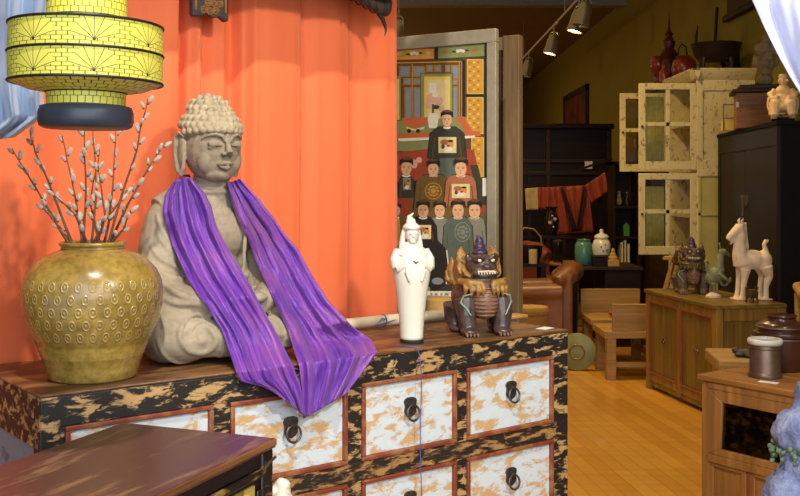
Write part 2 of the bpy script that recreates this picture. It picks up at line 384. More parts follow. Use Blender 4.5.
M['poster']=worn('faded_red_wall_panel',(128,48,28),(70,38,22),(2,2,2),.5,.1,.7); M['card']=plain('white_card',(236,236,230),.7,0,.03)
M['metal']=plain('satin_aluminium',(170,160,140),.35,.7,.1,30,.05); M['lampglow']=emis('lamp_glow',(1,.86,.55,1),22)
M['charcoal']=plain('charcoal_carved_wood',(56,46,42),.55,0,.4,40,.5); M['maskw']=plain('pale_carved_wood',(146,124,86),.7,0,.3,20,.4)
M['book']=plain('cream_book_cloth',(206,190,150),.7); M['greenbottle']=plain('green_paper_tag',(70,128,40),.6); M['dkvase']=plain('black_glaze',(34,28,26),.25,0,.2,10,.05)

for _k,_v in (('black_side',.12),('black_cab',.25),('dwood',.25),('hump',.3)): MAT[_k].node_tree.nodes['Principled BSDF'].inputs['Specular IOR Level'].default_value=_v
# ================================================================= CAMERA
cd=bpy.data.cameras.new('camera'); cam=bpy.data.objects.new('camera',cd); COL.objects.link(cam)
cam.location=(0,0,EYE); cam.rotation_euler=(pi/2,0,0); cd.sensor_width=36; cd.lens=F/800*36; cd.shift_y=-(248-HZ)/800
cd.clip_start=.05; cd.clip_end=80; SC.camera=cam

# ================================================================= MEDICINE CHEST
A=Vector((-.878,2.45,0)); TH=atan2(.614,.79); UX=Vector((cos(TH),sin(TH),0)); NY=Vector((-sin(TH),cos(TH),0))
def CH(t,n,z): return A+t*UX+n*NY+Vector((0,0,z))
def on_line(px,n):
    """t along the chest where the line n behind its front crosses pixel column px"""
    q=(px-400)/F; o=A+n*NY; return (q*o.y-o.x)/(UX.x-q*UX.y)
CL,CD,CT=1.874,.52,1.0
chest=thing('medicine_chest','long worn black chest with rows of flaked pale blue drawers','chest',A,TH)
g=G(); g.box(-.003,CL+.003,-.004,CD,.991,CT); obj('top_board',g,[M['chest_top']],chest,bevel=.004)
g=G()
XS=[(0,.062),(.468,.520),(.912,.965),(1.345,1.390),(1.798,CL)]
for a,b in XS: g.box(a,b,0,.05,.06,.9905)
ZR=[.915-.295*k for k in range(3)]; DH=.237
zr=[(.915,.991)]+[(ZR[k+1],ZR[k]-DH) for k in range(2)]+[(.03,ZR[2]-DH)]
obj('front_stiles',g,[M['chest_black']],chest,bevel=.003)
g=G(); g.box(.001,CL-.001,-.002,.049,*zr[0]); obj('top_rail',g,[M['chest_black']],chest,bevel=.003)
for k in (1,2,3):
    g=G(); g.box(.06,CL-.06,-.001,.048,*zr[k]); obj('drawer_rail',g,[M['chest_rail']],chest,bevel=.003)
g=G(); g.box(0,.045,.05,CD,.86,.9905); g.box(0,.045,CD-.06,CD,.06,.88); g.box(0,.045,.05,CD,.06,.16); obj('end_frame',g,[M['chest_black']],chest,bevel=.003)
g=G(); g.box(.012,.035,.05,CD-.05,.15,.865); obj('end_panel',g,[M['side_blue']],chest)
g=G(); g.box(CL-.04,CL-.001,.05,CD,.06,.9905); obj('end_panel',g,[M['chest_black']],chest)
g=G(); g.box(.03,CL-.03,CD-.03,CD-.005,.06,.972); obj('back_panel',g,[M['hump']],chest)
for sx in (.0,CL-.06):
    for y in (.0,CD-.06):
        g=G(); g.box(sx,sx+.06,y,y+.06,0,.07); obj('foot',g,[M['chest_black']],chest,bevel=.003)
for r in range(3):
    for c in range(4):
        x0,x1=XS[c][1],XS[c+1][0]; z1=ZR[r]; z0=z1-DH; mw=.013
        g=G(); g.box(x0+mw,x1-mw,.006,.40,z0+mw,z1-mw); d=obj('drawer',g,[M['drawer_front']],chest,bevel=.002)
        g=G(); 
        for bx in ((x0,x1,z1-mw,z1),(x0,x1,z0,z0+mw),(x0,x0+mw,z0+mw,z1-mw),(x1-mw,x1,z0+mw,z1-mw)): g.box(bx[0],bx[1],-.006,.03,bx[2],bx[3])
        obj('drawer_moulding',g,[M['red_mould']],d,bevel=.003)
        xc=(x0+x1)/2; zc=(z0+z1)/2-.005; g=G()
        pl=[(-.022,.052),(-.026,.044),(-.021,.030),(-.024,.012),(-.014,.0),(0,-.006),(.014,0),(.024,.012),(.021,.030),(.026,.044),(.022,.052),(.010,.057),(-.010,.057)]
        g.prism([(xc+a*.95,zc+b) for a,b in pl],.0055,-.001); 
        g.tube([(xc,.003,zc+.034),(xc,-.016,zc+.034)],[.0075,.006],10)
        obj('pull_plate',g,[M['iron']],d)
        g=G(); g.torus((xc,-.014,zc+.010),.024,.0036,Matrix.Rotation(radians(80),3,'X'),28,8); obj('ring_pull',g,[M['iron']],d)

# ================================================================= ORANGE CURTAIN
key=[(-160,.02),(-100,.05),(-60,0),(-20,.04),(20,.05),(60,.02),(100,.03),(140,.05),(160,.062),(168,.058),(172,.015),(178,.005),(183,.03),(192,.042),(195,.03),(199,.012),(212,.024),(219,.026),(222,.004),(230,-.004),(237,.03),(246,.062),(262,.078),(280,.076),(288,.070),(290.5,.056),(292,.030),(296,.030),(310,.052),(328,.058),(339,.050),(342,.034),(346,.030),(360,.036),(378,.044),(389,.036),(394,.018)]
def offs(p):
    for i in range(len(key)-1):
        if key[i][0]<=p<=key[i+1][0]:
            w=(p-key[i][0])/(key[i+1][0]-key[i][0]); w=w*w*(3-2*w); return key[i][1]*(1-w)+key[i+1][1]*w
    return key[0][1]
NC=.64; g=G(); rows=[]; px=[-160+i*1.0 for i in range(555)]
for iz in range(33):
    z=.05+2.85*iz/32; row=[]
    for p in px:
        h=(z-1.0)/1.3; pp=p+ 2.2*sin(h*2.1+p*.01)*min(1,max(0,(390-p)/60)); t=on_line(p,NC)
        o=(lambda v: .02+(v-.02)*(1+.9*max(0,1-abs(pp-200)/60)))(offs(min(394,pp)))*(1.05-.12*h)+.006*noise.noise(Vector((p*.02,z*1.3,0)))
        row.append(CH(t,NC-o,z))
    rows.append(row)
g.grid(rows); cur=obj('orange_curtain',g,[M['curtain']],smooth=180,solid=.003)
tag(cur,'tall orange cloth curtain hanging in folds behind the statue','curtain')
# curtain pole and header board above the frame
g=G(); g.tube([CH(-.7,NC-.03,2.925),CH(1.62,NC-.03,2.925)],.016,12); tag(obj('curtain_pole',g,[M['dwood']]),'dark wooden pole carrying the orange curtain','curtain pole')
g=G(); pts=[CH(-1.0,.40,0),CH(1.50,.40,0)]
for a,b,c,d in ((-1.0,1.5,.31,.36),): 
    vs=[CH(t,n,z) for z in (2.192,2.75) for n in (c,d) for t in (a,b)]
    g.add(vs,[(0,2,3,1),(4,5,7,6),(0,1,5,4),(1,3,7,5),(3,2,6,7),(2,0,4,6)])
o=obj('trim_1',g,[M['hump']]); o['kind']='structure'

# carved plaque end and dark carved claw hanging in front of the curtain
def hang(px,py,n):
    t=on_line(px,n); b=CH(t,n,0); return Vector((b.x,b.y,EYE-(py-HZ)/F*b.y))
r=thing('carved_plaque','dark carved wooden plaque hanging before the orange curtain, top left','plaque',hang(209,18,.50),TH)
k=1/F*r.location.y; w=20*k
g=G(); g.prism([(-w,.004),(-w*.9,0),(-.5*w,.0),(-.2*w,.012),(.15*w,.0),(.5*w,.006),(.85*w,-.008),(w,-.004),(w,.26),(-w,.26)],-.012,.012); obj('board',g,[M['charcoal']],r,bevel=.003)
g=G()
for q in range(9):
    for c in range(-1,2):
        cx=c*.021+(.010 if q%2 else -.004); z=.022+.026*q; sp=[]
        for i in range(22):
            an=i/21*3.3*pi*(1 if (q+c)%2 else -1)+q; rr=.0135*(1-i/26); sp.append((max(-w*.74,min(w*.74,cx+rr*cos(an))),-.0135,z+rr*sin(an)))
        g.tube(sp,.0030,6)
g.bar((-w*.82,-.012,.02),(-w*.82,-.012,.25),.006,.006); g.bar((w*.82,-.012,.02),(w*.82,-.012,.25),.006,.006)
obj('carved_scroll',g,[M['carved']],r)
base=hang(382,6,.42); r=thing('carved_dragon_hook','black carved hook with a thin curved tail before the orange curtain, upper right','carving',base,TH); k=base.y/F
def hk(px,py,d=0): return ((px-382)*k/.80,d,-(py-6)*k)
g=G(); g.tube([hk(338,-6),hk(348,-3),hk(358,-.5),hk(366,2),hk(374,5),hk(381,8.5),hk(386,10)],[.010,.015,.019,.022,.025,.026,.02],14); g.ell(hk(385,8),(.024,.024,.03)); g.ell(hk(388,4),(.014,.02,.03)); g.tube([hk(360,-3),hk(372,-1),hk(386,2)],[.012,.014,.010],10)
newobj('body',fuse(g,.004,3),[M['charcoal']],r,smooth=180)
g=G(); g.tube([hk(379,14),hk(382.5,19),hk(385,25),hk(386,30),hk(384.5,36)],[.010,.008,.006,.004,.001],8); obj('tail',g,[M['wire']],r)
g=G()
for q in range(4): g.torus(hk(352+7*q,-.5+2.6*q),.020+.0018*q,.0028,Matrix.Rotation(radians(75),3,'Y'),18,6)
obj('ridge',g,[M['hump']],r)
g=G(); g.tube([hk(362,0,0),(hk(362,0)[0],0,.35)],.003,6); obj('cord',g,[M['wire']],r)

# ================================================================= BUDDHA
BT=.62; BN=.31; bl=CH(BT,BN,CT+.004); BR=radians(38)
bud=thing('buddha_statue','grey carved stone seated buddha wearing the purple scarf','statue',bl,BR,None,1.012)
g=G(); E=g.ell
E((0,0,.06),(.225,.165,.062)); E((0,.05,.12),(.19,.13,.12))
for s in (-1,1):
    E((s*.185,-.07,.085),(.072,.105,.088)); E((s*.15,-.10,.06),(.10,.11,.062))
    g.tube([(s*.10,.04,.11),(s*.17,-.02,.105),(s*.19,-.09,.09)],[.09,.085,.07],12)
g.tube([(-.19,-.11,.07),(-.06,-.18,.07),(.09,-.185,.085)],[.06,.055,.04],12); g.tube([(.19,-.11,.07),(.06,-.19,.06),(-.08,-.19,.055)],[.06,.05,.04],12)
E((0,.03,.24),(.140,.105,.19)); E((0,.005,.355),(.142,.098,.10)); E((0,-.03,.2),(.125,.10,.09))
[E((s*.130,.02,.390),(.070,.068,.074)) for s in (-1,1)]
g.tube([(-.148,.025,.415),(-.08,.02,.452),(0,.018,.465),(.08,.02,.452),(.148,.025,.415)],[.058,.062,.064,.062,.058],14)
for s in (-1,1):
    g.tube([(s*.140,.022,.395),(s*.160,.02,.32),(s*.175,.0,.23)],[.060,.060,.060],14); E((s*.177,-.01,.215),(.060,.07,.060))
    g.tube([(s*.185,-.015,.205),(s*.150,-.10,.175),(s*.075,-.165,.165)],[.058,.05,.034],12)
    g.tube([(s*.188,.0,.20),(s*.17,-.09,.145),(s*.13,-.14,.13)],[.05,.055,.03],12)
# hands in the lap, thumbs touching
for s in (-1,1):
    E((s*.045,-.175,.165+.012*(s>0)),(.045,.035,.018))
    for q in range(4):
        g.tube([(s*.02,-.165-.013*q,.168+.014*(s>0)),(-s*.025,-.170-.013*q,.166+.014*(s>0)),(-s*(.055-.006*abs(q-1)),-.168-.012*q,.17+.012*(s>0))],[.0095,.009,.006],8)
    g.tube([(s*.055,-.165,.185),(s*.03,-.17,.20),(s*.004,-.172,.207)],[.010,.009,.007],8)
# bared chest neckline edges
g.tube([(-.06,-.075,.45),(-.03,-.098,.36),(.012,-.118,.285),(.045,-.122,.23)],.007,8); g.tube([(.075,-.07,.44),(.065,-.095,.36),(.05,-.112,.29),(.045,-.122,.23)],.007,8)
# neck and head
g.tube([(0,.01,.44),(0,.0,.50),(0,-.012,.56)],[.066,.056,.054],18)
g.torus((0,-.002,.486),.055,.008); g.torus((0,-.004,.508),.053,.007)
MB=Matrix.Translation(bl)@Matrix.Rotation(BR,4,'Z')@Matrix.Scale(1.012,4); MI=MB.inverted()
tmp=fuse(g,.008,2); bv0=BVHTree.FromPolygons([v.co.copy() for v in tmp.vertices],[tuple(p.vertices) for p in tmp.polygons])
def fold(pts,r):
    hit=[]
    n=len(pts)-1; N=6*n
    for i in range(N+1):
        u=i/6; k=min(n-1,int(u)); w=u-k; w2=w
        p0=pts[max(k-1,0)];p1=pts[k];p2=pts[k+1];p3=pts[min(k+2,n)]
        q=[.5*((2*p1[c])+(-p0[c]+p2[c])*w+(2*p0[c]-5*p1[c]+4*p2[c]-p3[c])*w*w+(-p0[c]+3*p1[c]-3*p2[c]+p3[c])*w**3) for c in (0,1)]
        o=MI@Vector((0,0,EYE)); t=MI@P(q[0],q[1],3.0); h=bv0.ray_cast(o,(t-o).normalized())
        if h[0] is not None and (not hit or (h[0]-hit[-1]).length<.07): hit.append(h[0])
    if len(hit)>3:
        m=len(hit); g.tube(hit,[r*(.35+.65*sin(pi*(i+.5)/m)) for i in range(m)],8)
for pts,r in (([(157,214),(160,226),(168,241),(180,256)],.009),([(157,228),(160,238),(170,251),(183,266)],.008),([(150,244),(160,258),(176,268),(192,284)],.009),([(163,204),(166,220),(174,236)],.006),
    ([(149,262),(163,274),(188,283),(214,291)],.011),([(158,280),(178,294),(206,303),(222,314)],.012),([(156,296),(176,303),(204,305),(220,322)],.010),([(166,272),(186,278),(206,283)],.007),
    ([(222,340),(212,322),(197,314),(184,322),(180,338),(190,351),(206,352),(216,342),(211,330),(201,326),(194,334),(199,343),(206,341)],.0095),
    ([(160,352),(178,362),(204,360),(236,356)],.008),([(157,340),(166,356),(186,366),(212,366),(238,363)],.007),([(160,314),(166,330),(164,348)],.007),
    ([(226,300),(238,318),(244,338)],.008),([(252,300),(262,310),(276,312)],.006),([(256,318),(266,330),(284,336)],.008),([(262,338),(276,345),(296,346)],.008)): fold(pts,r)
newobj('body',fuse(g,.0046,2),[M['statue']],bud,smooth=180)
g=G(); E=g.ell
HC=Vector((0,-.022,.615)); hx=-.012
E(HC,(.084,.092,.100)); E((0,-.036,.575),(.074,.072,.056)); E((0,-.088,.541),(.026,.024,.018)); E((0,-.06,.545),(.05,.045,.028))
for s in (-1,1):
    E((s*.040,-.066,.583),(.032,.032,.042)); E((s*.032,-.1005,.632),(.023,.011,.0125)); E((s*.032,-.097,.620),(.022,.008,.006))
    g.tube([(s*.008,-.116,.640),(s*.016,-.116,.655),(s*.034,-.1085,.661),(s*.054,-.094,.656),(s*.066,-.078,.645)],[.0045,.0055,.0055,.0045,.003],8)
    E((s*.0115,-.120,.6035),(.0085,.009,.0065))
    E((s*.088,.004,.605),(.010,.022,.052)); g.tube([(s*.088,-.014,.648),(s*.098,.0,.660),(s*.103,.018,.645),(s*.100,.022,.60),(s*.095,.010,.548),(s*.09,-.004,.538),(s*.088,-.012,.555),(s*.088,-.014,.60)],[.005,.006,.0065,.0065,.009,.010,.008,.005],8)
g.tube([(0,-.111,.652),(0,-.119,.632),(0,-.127,.613),(0,-.131,.606)],[.0075,.008,.010,.011],10)
g.tube([(-.026,-.106,.5725),(-.013,-.116,.577),(-.005,-.119,.5785),(0,-.1185,.577),(.005,-.119,.5785),(.013,-.116,.577),(.026,-.106,.5725)],[.003,.0062,.007,.006,.007,.0062,.003],8)
g.tube([(-.020,-.107,.567),(0,-.1175,.5635),(.020,-.107,.567)],[.004,.0085,.004],8)
E((0,-.1165,.668),(.005,.003,.005))
tilt=Matrix.Translation((-.010,-.0,.52))@Matrix.Rotation(radians(4),4,'X')@Matrix.Translation((0,0,-.52)); g.xf(tilt)
newobj('head',fuse(g,.0026,2),[M['statue']],bud,smooth=180)
g=G()
for s in (-1,1):
    g.tube([(s*.010,-.1085,.6285),(s*.020,-.1135,.6262),(s*.032,-.1115,.626),(s*.044,-.1035,.6275),(s*.051,-.0955,.6305)],[.0006,.0013,.0014,.0012,.0005],6)
g.tube([(-.024,-.108,.5715),(-.01,-.1195,.571),(0,-.1215,.5705),(.01,-.1195,.571),(.024,-.108,.5715)],[.0006,.0012,.0012,.0012,.0006],6); g.xf(tilt)
obj('lid_shadow_line',g,[M['hump']],bud)  # dark tubes stand in for the shadow lines of the eyelids
g=G(); g.ell((0,-.004,.668),(.084,.094,.070)); g.ell((0,.008,.728),(.056,.058,.040))
def curl(p,r): g.ell(p,r,None,10,7)
for ring,(el,n) in enumerate(((-4,27),(12,27),(28,24),(44,19))):
    for i in range(n):
        a=2*pi*(i+.5*(ring%2))/n; e=radians(el+ (9 if ring==0 and sin(a)<-.2 else 0)*abs(sin(a)) - (10 if ring==0 and sin(a)>0 else 0))
        curl((.0865*cos(e)*cos(a),-.004+.0965*cos(e)*sin(a),.668+.073*sin(e)),.0122)
for ring,(el,n) in enumerate(((8,16),(34,13),(60,8),(86,1))):
    for i in range(n):
        a=2*pi*(i+.5*(ring%2))/n; e=radians(el); curl((.060*cos(e)*cos(a),.008+.062*cos(e)*sin(a),.728+.043*sin(e)),.0115)
g.xf(tilt); newobj('curled_hair',fuse(g,.0028,1),[M['stone_hair']],bud,smooth=180)
g=G(); g.ell((.045,-.132,.238),(.012,.008,.012)); g.torus((.045,-.130,.238),.013,.003,Matrix.Rotation(pi/2,3,'X'),18,6); obj('robe_clasp',g,[M['statue']],bud)

# ================================================================= SCARF (draped over statue and chest)
bpy.context.view_layer.update()
dg=bpy.context.evaluated_depsgraph_get(); tris=[]; vv=[]
for o in [bud.children[0],bud.children[1]]:
    b=len(vv); vv+=[bud.matrix_world@v.co for v in o.data.vertices]; tris+=[tuple(b+i for i in p.vertices) for p in o.data.polygons]
gg=G(); gg.box(-.014,CL+.014,-.014,CD,0,CT+.002); M4=Matrix.Translation(A)@Matrix.Rotation(TH,4,'Z'); gg.xf(M4)
b=len(vv); vv+=gg.V; tris+=[tuple(b+i for i in f) for f in gg.F]
BV=BVHTree.FromPolygons(vv,tris); ORG=Vector((0,0,EYE))
def lerp_poly(pts,s):
    L=[0]
    for i in range(1,len(pts)): L.append(L[-1]+sqrt((pts[i][0]-pts[i-1][0])**2+(pts[i][1]-pts[i-1][1])**2))
    x=s*L[-1]
    for i in range(1,len(pts)):
        if x<=L[i]+1e-9:
            w=(x-L[i-1])/(L[i]-L[i-1]); return tuple(pts[i-1][k]*(1-w)+pts[i][k]*w for k in (0,1))
    return pts[-1]
def drape(left,right,nr,nc,pleats,amp,seed,kinks):
    pix=[]; dep=[]
    for i in range(nr):
        s=i/(nr-1); a=lerp_poly(left,s); b=lerp_poly(right,s)
        rp=[]; rd=[]
        for j in range(nc):
            w=j/(nc-1); px=a[0]*(1-w)+b[0]*w; py=a[1]*(1-w)+b[1]*w; d=Vector(((px-400)/F,1,-(py-HZ)/F))
            h=BV.ray_cast(ORG,d.normalized()); rp.append(d); rd.append((h[0].y if h[0] else None))
        pix.append(rp); dep.append(rd)
    known=[[v is not None and v<3.6 for v in r] for r in dep]
    for i in range(nr):
        ks=[j for j in range(nc) if known[i][j]]
        for j in range(nc):
            if not known[i][j]:
                dep[i][j]=dep[i][min(ks,key=lambda q:abs(q-j))]+.006*abs(min(ks,key=lambda q:abs(q-j))-j)*0 if ks else None
    for i in range(nr):
        for j in range(nc):
            if dep[i][j] is None: dep[i][j]=next((dep[q][j] for q in sorted(range(nr),key=lambda q:abs(q-i)) if dep[q][j] is not None))
    orig=[r[:] for r in dep]
    for it in range(60):   # span the hollows: cloth never goes behind what carries it
        nd=[r[:] for r in dep]
        for i in range(nr):
            for j in range(nc):
                nb=[dep[x][y] for x,y in ((i-1,j),(i+1,j),(i,j-1),(i,j+1),(i-2,j),(i+2,j)) if 0<=x<nr and 0<=y<nc]
                nd[i][j]=min(orig[i][j],sum(nb)/len(nb))
        dep=nd
    rows=[]
    for i in range(nr):
        s=i/(nr-1); row=[]
        for j in range(nc):
            w=j/(nc-1)
            ph=w*pleats*2*pi+seed+ .9*noise.noise(Vector((s*2.4,seed,w*1.5)))+1.2*noise.noise(Vector((s*1.1,seed+4,0)))
            f=(1-abs(sin(ph*.5)))**.9*.75+(.5+.5*sin(ph*1.9+1.7*sin(s*5)+seed))*.25
            f+= .34*noise.noise(Vector((w*5,s*7,seed*3)))+.22*noise.noise(Vector((w*16+s*6,s*12,seed)))
            e=min(1,min(w,1-w)*7); lift=.008+amp*f*(.45+.55*e)
            row.append(ORG+pix[i][j]*(dep[i][j]-lift))
        rows.append(row)
    return rows
Ledge=[(175,180),(165,196),(163,212),(172,244),(188,280),(204,303),(222,330),(236,371),(241,381),(262,386),(278,394)]
Redge=[(191,178),(205,194),(211,206),(216,226),(232,256),(250,285),(263,309),(280,340),(293,366),(300,384),(303,400),(306,417)]
SL=drape(Ledge,Redge,110,72,3.1,.030,1.3,0)
Ledge2=[(227,184),(230,196),(238,220),(247,236),(257,264),(272,296),(287,328),(299,366),(302,390),(303,404),(303,419)]
Redge2=[(240,179),(258,199),(272,216),(286,236),(298,250),(311,274),(328,301),(352,326),(372,341),(377,352),(346,394)]
SR=drape(Ledge2,Redge2,110,72,3.4,.034,4.1,0)
def neckrow(k):
    row=[]
    for j in range(72):
        w=j/71; a=pi*(1-k)  # left -> back -> right
        x=-cos(pi*k)*.105; y=.03+sin(pi*k)*.085; z=.497+.0*w
        # width runs outward from the neck
        out=(.5-w) if k<.5 else (w-.5)
        out*= -1 if k<.5 else -1
        r=.80+.45*(w if k>=.5 else 1-w); zz=.530-.075*abs(w if k>=.5 else 1-w)+.008*sin(w*18+k*6)
        row.append(bud.matrix_world@Vector((x*r,.02+(y-.02)*r,zz)))
    return row
g=G()
rowsL=SL[::-1]
mid=[neckrow(k) for k in (.18,.3,.4)]
midr=[r for r in [neckrow(k) for k in (.6,.7,.82)]]
m5=[[ (a+b)/2 for a,b in zip(mid[-1],midr[0])]]
g.grid(rowsL+mid+m5+midr+SR); sc=obj('purple_scarf',g,[M['scarf']],smooth=180,solid=.0035)
tag(sc,'shiny crinkled purple silk scarf draped over the buddha and chest edge','scarf')

# ================================================================= VASE AND WILLOW
vt=on_line(93,.155); vl=CH(vt,.155,CT+.0005)
vase=thing('glazed_vase','large round ochre glazed vase with stamped circles holding willow branches','vase',vl,0,None,.978)
prof=[(.0,.004),(.112,.0),(.119,.006),(.124,.03),(.135,.062),(.139,.068),(.138,.072),(.143,.078),(.142,.083),(.147,.089),(.146,.094),(.151,.10),(.163,.125),(.178,.16),(.186,.20),(.188,.235),(.183,.265),(.169,.295),(.145,.322),(.115,.338),(.088,.347),(.083,.352)]
g=G(); g.lathe(prof+[(.075,.352),(.08,.34),(.14,.31),(.175,.23),(.15,.12),(.10,.03),(0,.025)],72,closed=False); obj('body',g,[M['vase']],vase,smooth=60)
g=G(); g.lathe([(.079,.348),(.085,.352),(.083,.357),(.089,.360),(.090,.366),(.086,.370),(.079,.369),(.074,.364),(.074,.345)],56,closed=False); obj('rim',g,[M['vase']],vase,smooth=70)
BRS=[([(68,243),(40,195),(12,148)],10,.03),([(72,243),(52,190),(35,152),(30,130)],9,-.04),([(82,243),(75,195),(62,135)],9,.05),([(84,243),(86,190),(84,128)],9,-.05),([(92,243),(96,190),(93,122)],9,.02),([(88,243),(76,215),(52,193)],6,-.07),([(105,243),(113,190),(115,128)],9,.04),([(108,243),(122,195),(137,150),(142,122),(148,98)],11,-.02),([(110,243),(128,205),(150,165),(166,143)],11,.05),([(98,243),(105,215),(98,165)],6,-.06),([(112,243),(124,228),(131,210)],5,-.03),([(72,243),(60,228),(42,206)],6,.06),([(94,243),(104,222),(128,190)],7,.0),([(100,243),(90,205),(100,150)],7,.06)]
for bi,(pp,nc,dd) in enumerate(BRS):
    n=len(pp)-1; pts=[]
    for i in range(19):
        s=i/18*n; k=min(n-1,int(s)); w=s-k
        x=pp[k][0]*(1-w)+pp[k+1][0]*w; y=pp[k][1]*(1-w)+pp[k+1][1]*w; u=i/18
        x+=1.3*noise.noise(Vector((bi*3.1,u*5,0))); pts.append(P(x,y,vl.y+dd*(.35+1.3*u)))
    # foot of the twig down inside the vase
    pts=[pts[0]+(Vector((vl.x,vl.y,pts[0].z))-pts[0])*.6-Vector((0,0,.16))]+pts
    g=G(); g.tube(pts,[.0042-.0030*i/(len(pts)-1) for i in range(len(pts))],7)
    o=obj('willow_branch',g,[M['twig']]); tag(o,'bare pussy willow branch with silvery catkins in the ochre vase','branch','willow branches in the vase')
    for c in range(nc):
        u=.30+.68*c/(nc-1)+random.uniform(-.02,.02); q=min(len(pts)-2,int(u*(len(pts)-1))); p=pts[q]; d=(pts[q+1]-pts[q]).normalized()
        side=Vector((cos(c*2.4+bi),sin(c*2.4+bi)*.7,.1)); ax=(d*.9+side*.5).normalized(); rr=random.uniform(.85,1.2)
        g=G(); R=ax.to_track_quat('Z','Y').to_matrix(); cen=p+side*.006+ax*.010
        g.ell(cen,(.0056*rr,.0056*rr,.0118*rr),R,9,7); g.ell(cen-ax*.010*rr,(.0034,.0034,.004),R,7,5,1)
        obj('catkin',g,[M['catkin'],M['twig']],o,smooth=180)

# ================================================================= LANTERN
LZ=2.0; lx=(86-400)/F*LZ
lan=thing('yellow_lantern','yellow drum lantern with black netting above the ochre vase','lantern',(lx,LZ,EYE+.120),0,None,.955)
lan.rotation_euler=(0,radians(.5),0)
z0=.115
def LP(pr): return [(r,z-z0) for r,z in pr]
def lathe_uv(pr,seg):
    g=G(); g.lathe(LP(pr),seg,closed=False)
    for u in g.U:
        if u:
            for i,(a,b) in enumerate(u): u[i]=(a,b+z0)
    return g
obj('drum',lathe_uv([(.154,.212),(.1555,.25),(.1555,.29),(.154,.330)],72),[M['lantern_drum']],lan,smooth=60)
gb=lathe_uv([(.084,.192),(.12,.198),(.154,.212)],72)
for u in gb.U:
    for i,(a,b) in enumerate(u): u[i]=(a,(b-.19)*3)
obj('drum_bottom',gb,[M['lantern_neck']],lan)
obj('drum_top',lathe_uv([(.154,.330),(.12,.338),(.084,.345)],72),[M['lantern_neck']],lan)
obj('lower_neck',lathe_uv([(.079,.160),(.081,.192)],48),[M['lantern_neck']],lan)
obj('upper_neck',lathe_uv([(.081,.343),(.081,.385),(.079,.41)],48),[M['lantern_neck']],lan)
for r,z in ((.155,.330),(.156,.271),(.155,.212),(.081,.345),(.08,.192)):
    g=G(); g.torus((0,0,z-z0),r,.0028,seg=64,rs=8); obj('wire_ring',g,[M['wire']],lan)
g=G(); g.lathe(LP([(.0,.165),(.082,.165),(.092,.162),(.0965,.150),(.0965,.132),(.093,.121),(.084,.117),(.0,.119)]),56); obj('base_ring',g,[M['slate']],lan,smooth=60)
g=G(); g.lathe(LP([(.0,.41),(.085,.41),(.09,.42),(.085,.435),(.02,.45),(0,.45)]),48); obj('top_ring',g,[M['slate']],lan)
g=G(); g.tube([(0,0,.33),(0,0,1.5)],.004,8); obj('hanging_cord',g,[M['wire']],lan)

# ================================================================= SATIN DRAPES of the window
def satin_drape(name,Lp,Rp,Y,nf,amp,mat,label,seed):
    rows=[]
    for i in range(60):
        s=i/59; a=lerp_poly(Lp,s); b=lerp_poly(Rp,s); row=[]
        for j in range(90):
            w=j/89; px=a[0]*(1-w)+b[0]*w; py=a[1]*(1-w)+b[1]*w
            ph=w*nf*2*pi+seed+1.1*noise.noise(Vector((s*1.6,seed,w)))
            dd=amp*(sin(ph)+.35*sin(2.1*ph+1+s*2))+.02*noise.noise(Vector((w*3,s*4,seed)))
            row.append(P(px,py,Y-dd))
        rows.append(row)
    g=G(); g.grid(rows); o=obj(name,g,[mat],smooth=180,solid=.003); tag(o,label,'drape'); return o
satin_drape('satin_drape',[(-120,-90),(-110,20),(-90,80),(-70,110),(-60,128),(-80,150)],[(66,-90),(54,0),(47,50),(43,95),(44,116),(14,137)],2.42,4.4,.032,M['satin_blue'],'blue grey satin drape gathered behind the yellow lantern',.7)
satin_drape('satin_drape',[(738,-90),(752,0),(765,28),(779,56),(790,76),(800,92),(812,112)],[(960,-90),(940,0),(925,40),(912,70),(900,90),(880,110),(850,122)],2.5,4.0,.034,M['satin_pale'],'pale lavender satin drape at the top right corner',2.2)

# ================================================================= GUANYIN, LION CENSER, SCROLL, CORD
gp=CH(1.246,.11,CT)
gu=thing('porcelain_figurine','white porcelain robed goddess figurine standing beside the dark lion censer','figurine',gp,radians(12))
g=G(); g.lathe([(.0,.010),(.0375,.010),(.038,.02),(.0395,.05),(.044,.10),(.051,.16),(.059,.205),(.0635,.238),(.0625,.262),(.054,.282),(.04,.30),(.0,.302)],48); obj('robe',g,[M['white_glaze']],gu,smooth=180)
g=G(); g.lathe([(0,0),(.036,0),(.039,.004),(.0385,.012),(0,.012)],40); obj('rim',g,[M['dk_green']],gu)
g=G(); E=g.ell
E((0,0,.285),(.056,.046,.03)); E((0,.002,.312),(.052,.036,.028)); E((0,.004,.332),(.034,.026,.018)); g.tube([(0,0,.33),(0,-.004,.356)],[.020,.015],12)
for s in (-1,1):
    g.tube([(s*.042,.004,.318),(s*.0545,-.008,.290),(s*.050,-.024,.262)],[.019,.021,.021],12); g.tube([(s*.050,-.026,.264),(s*.026,-.046,.274),(s*.004,-.053,.284)],[.019,.014,.009],10)
    g.tube([(s*.020,-.046,.276),(s*.026,-.054,.250),(s*.020,-.060,.222)],[.011,.010,.004],8)
    for q in range(4): g.tube([(s*.0545,-.012,.312-.016*q),(s*.038,-.036,.305-.019*q),(s*.010,-.046,.290-.018*q)],.0030,6)
    g.tube([(s*.020,.010,.392),(s*.024,.010,.38),(s*.027,.012,.36),(s*.032,.012,.325)],[.008,.009,.010,.010],10); E((s*.0085,-.0285,.376),(.006,.003,.003))
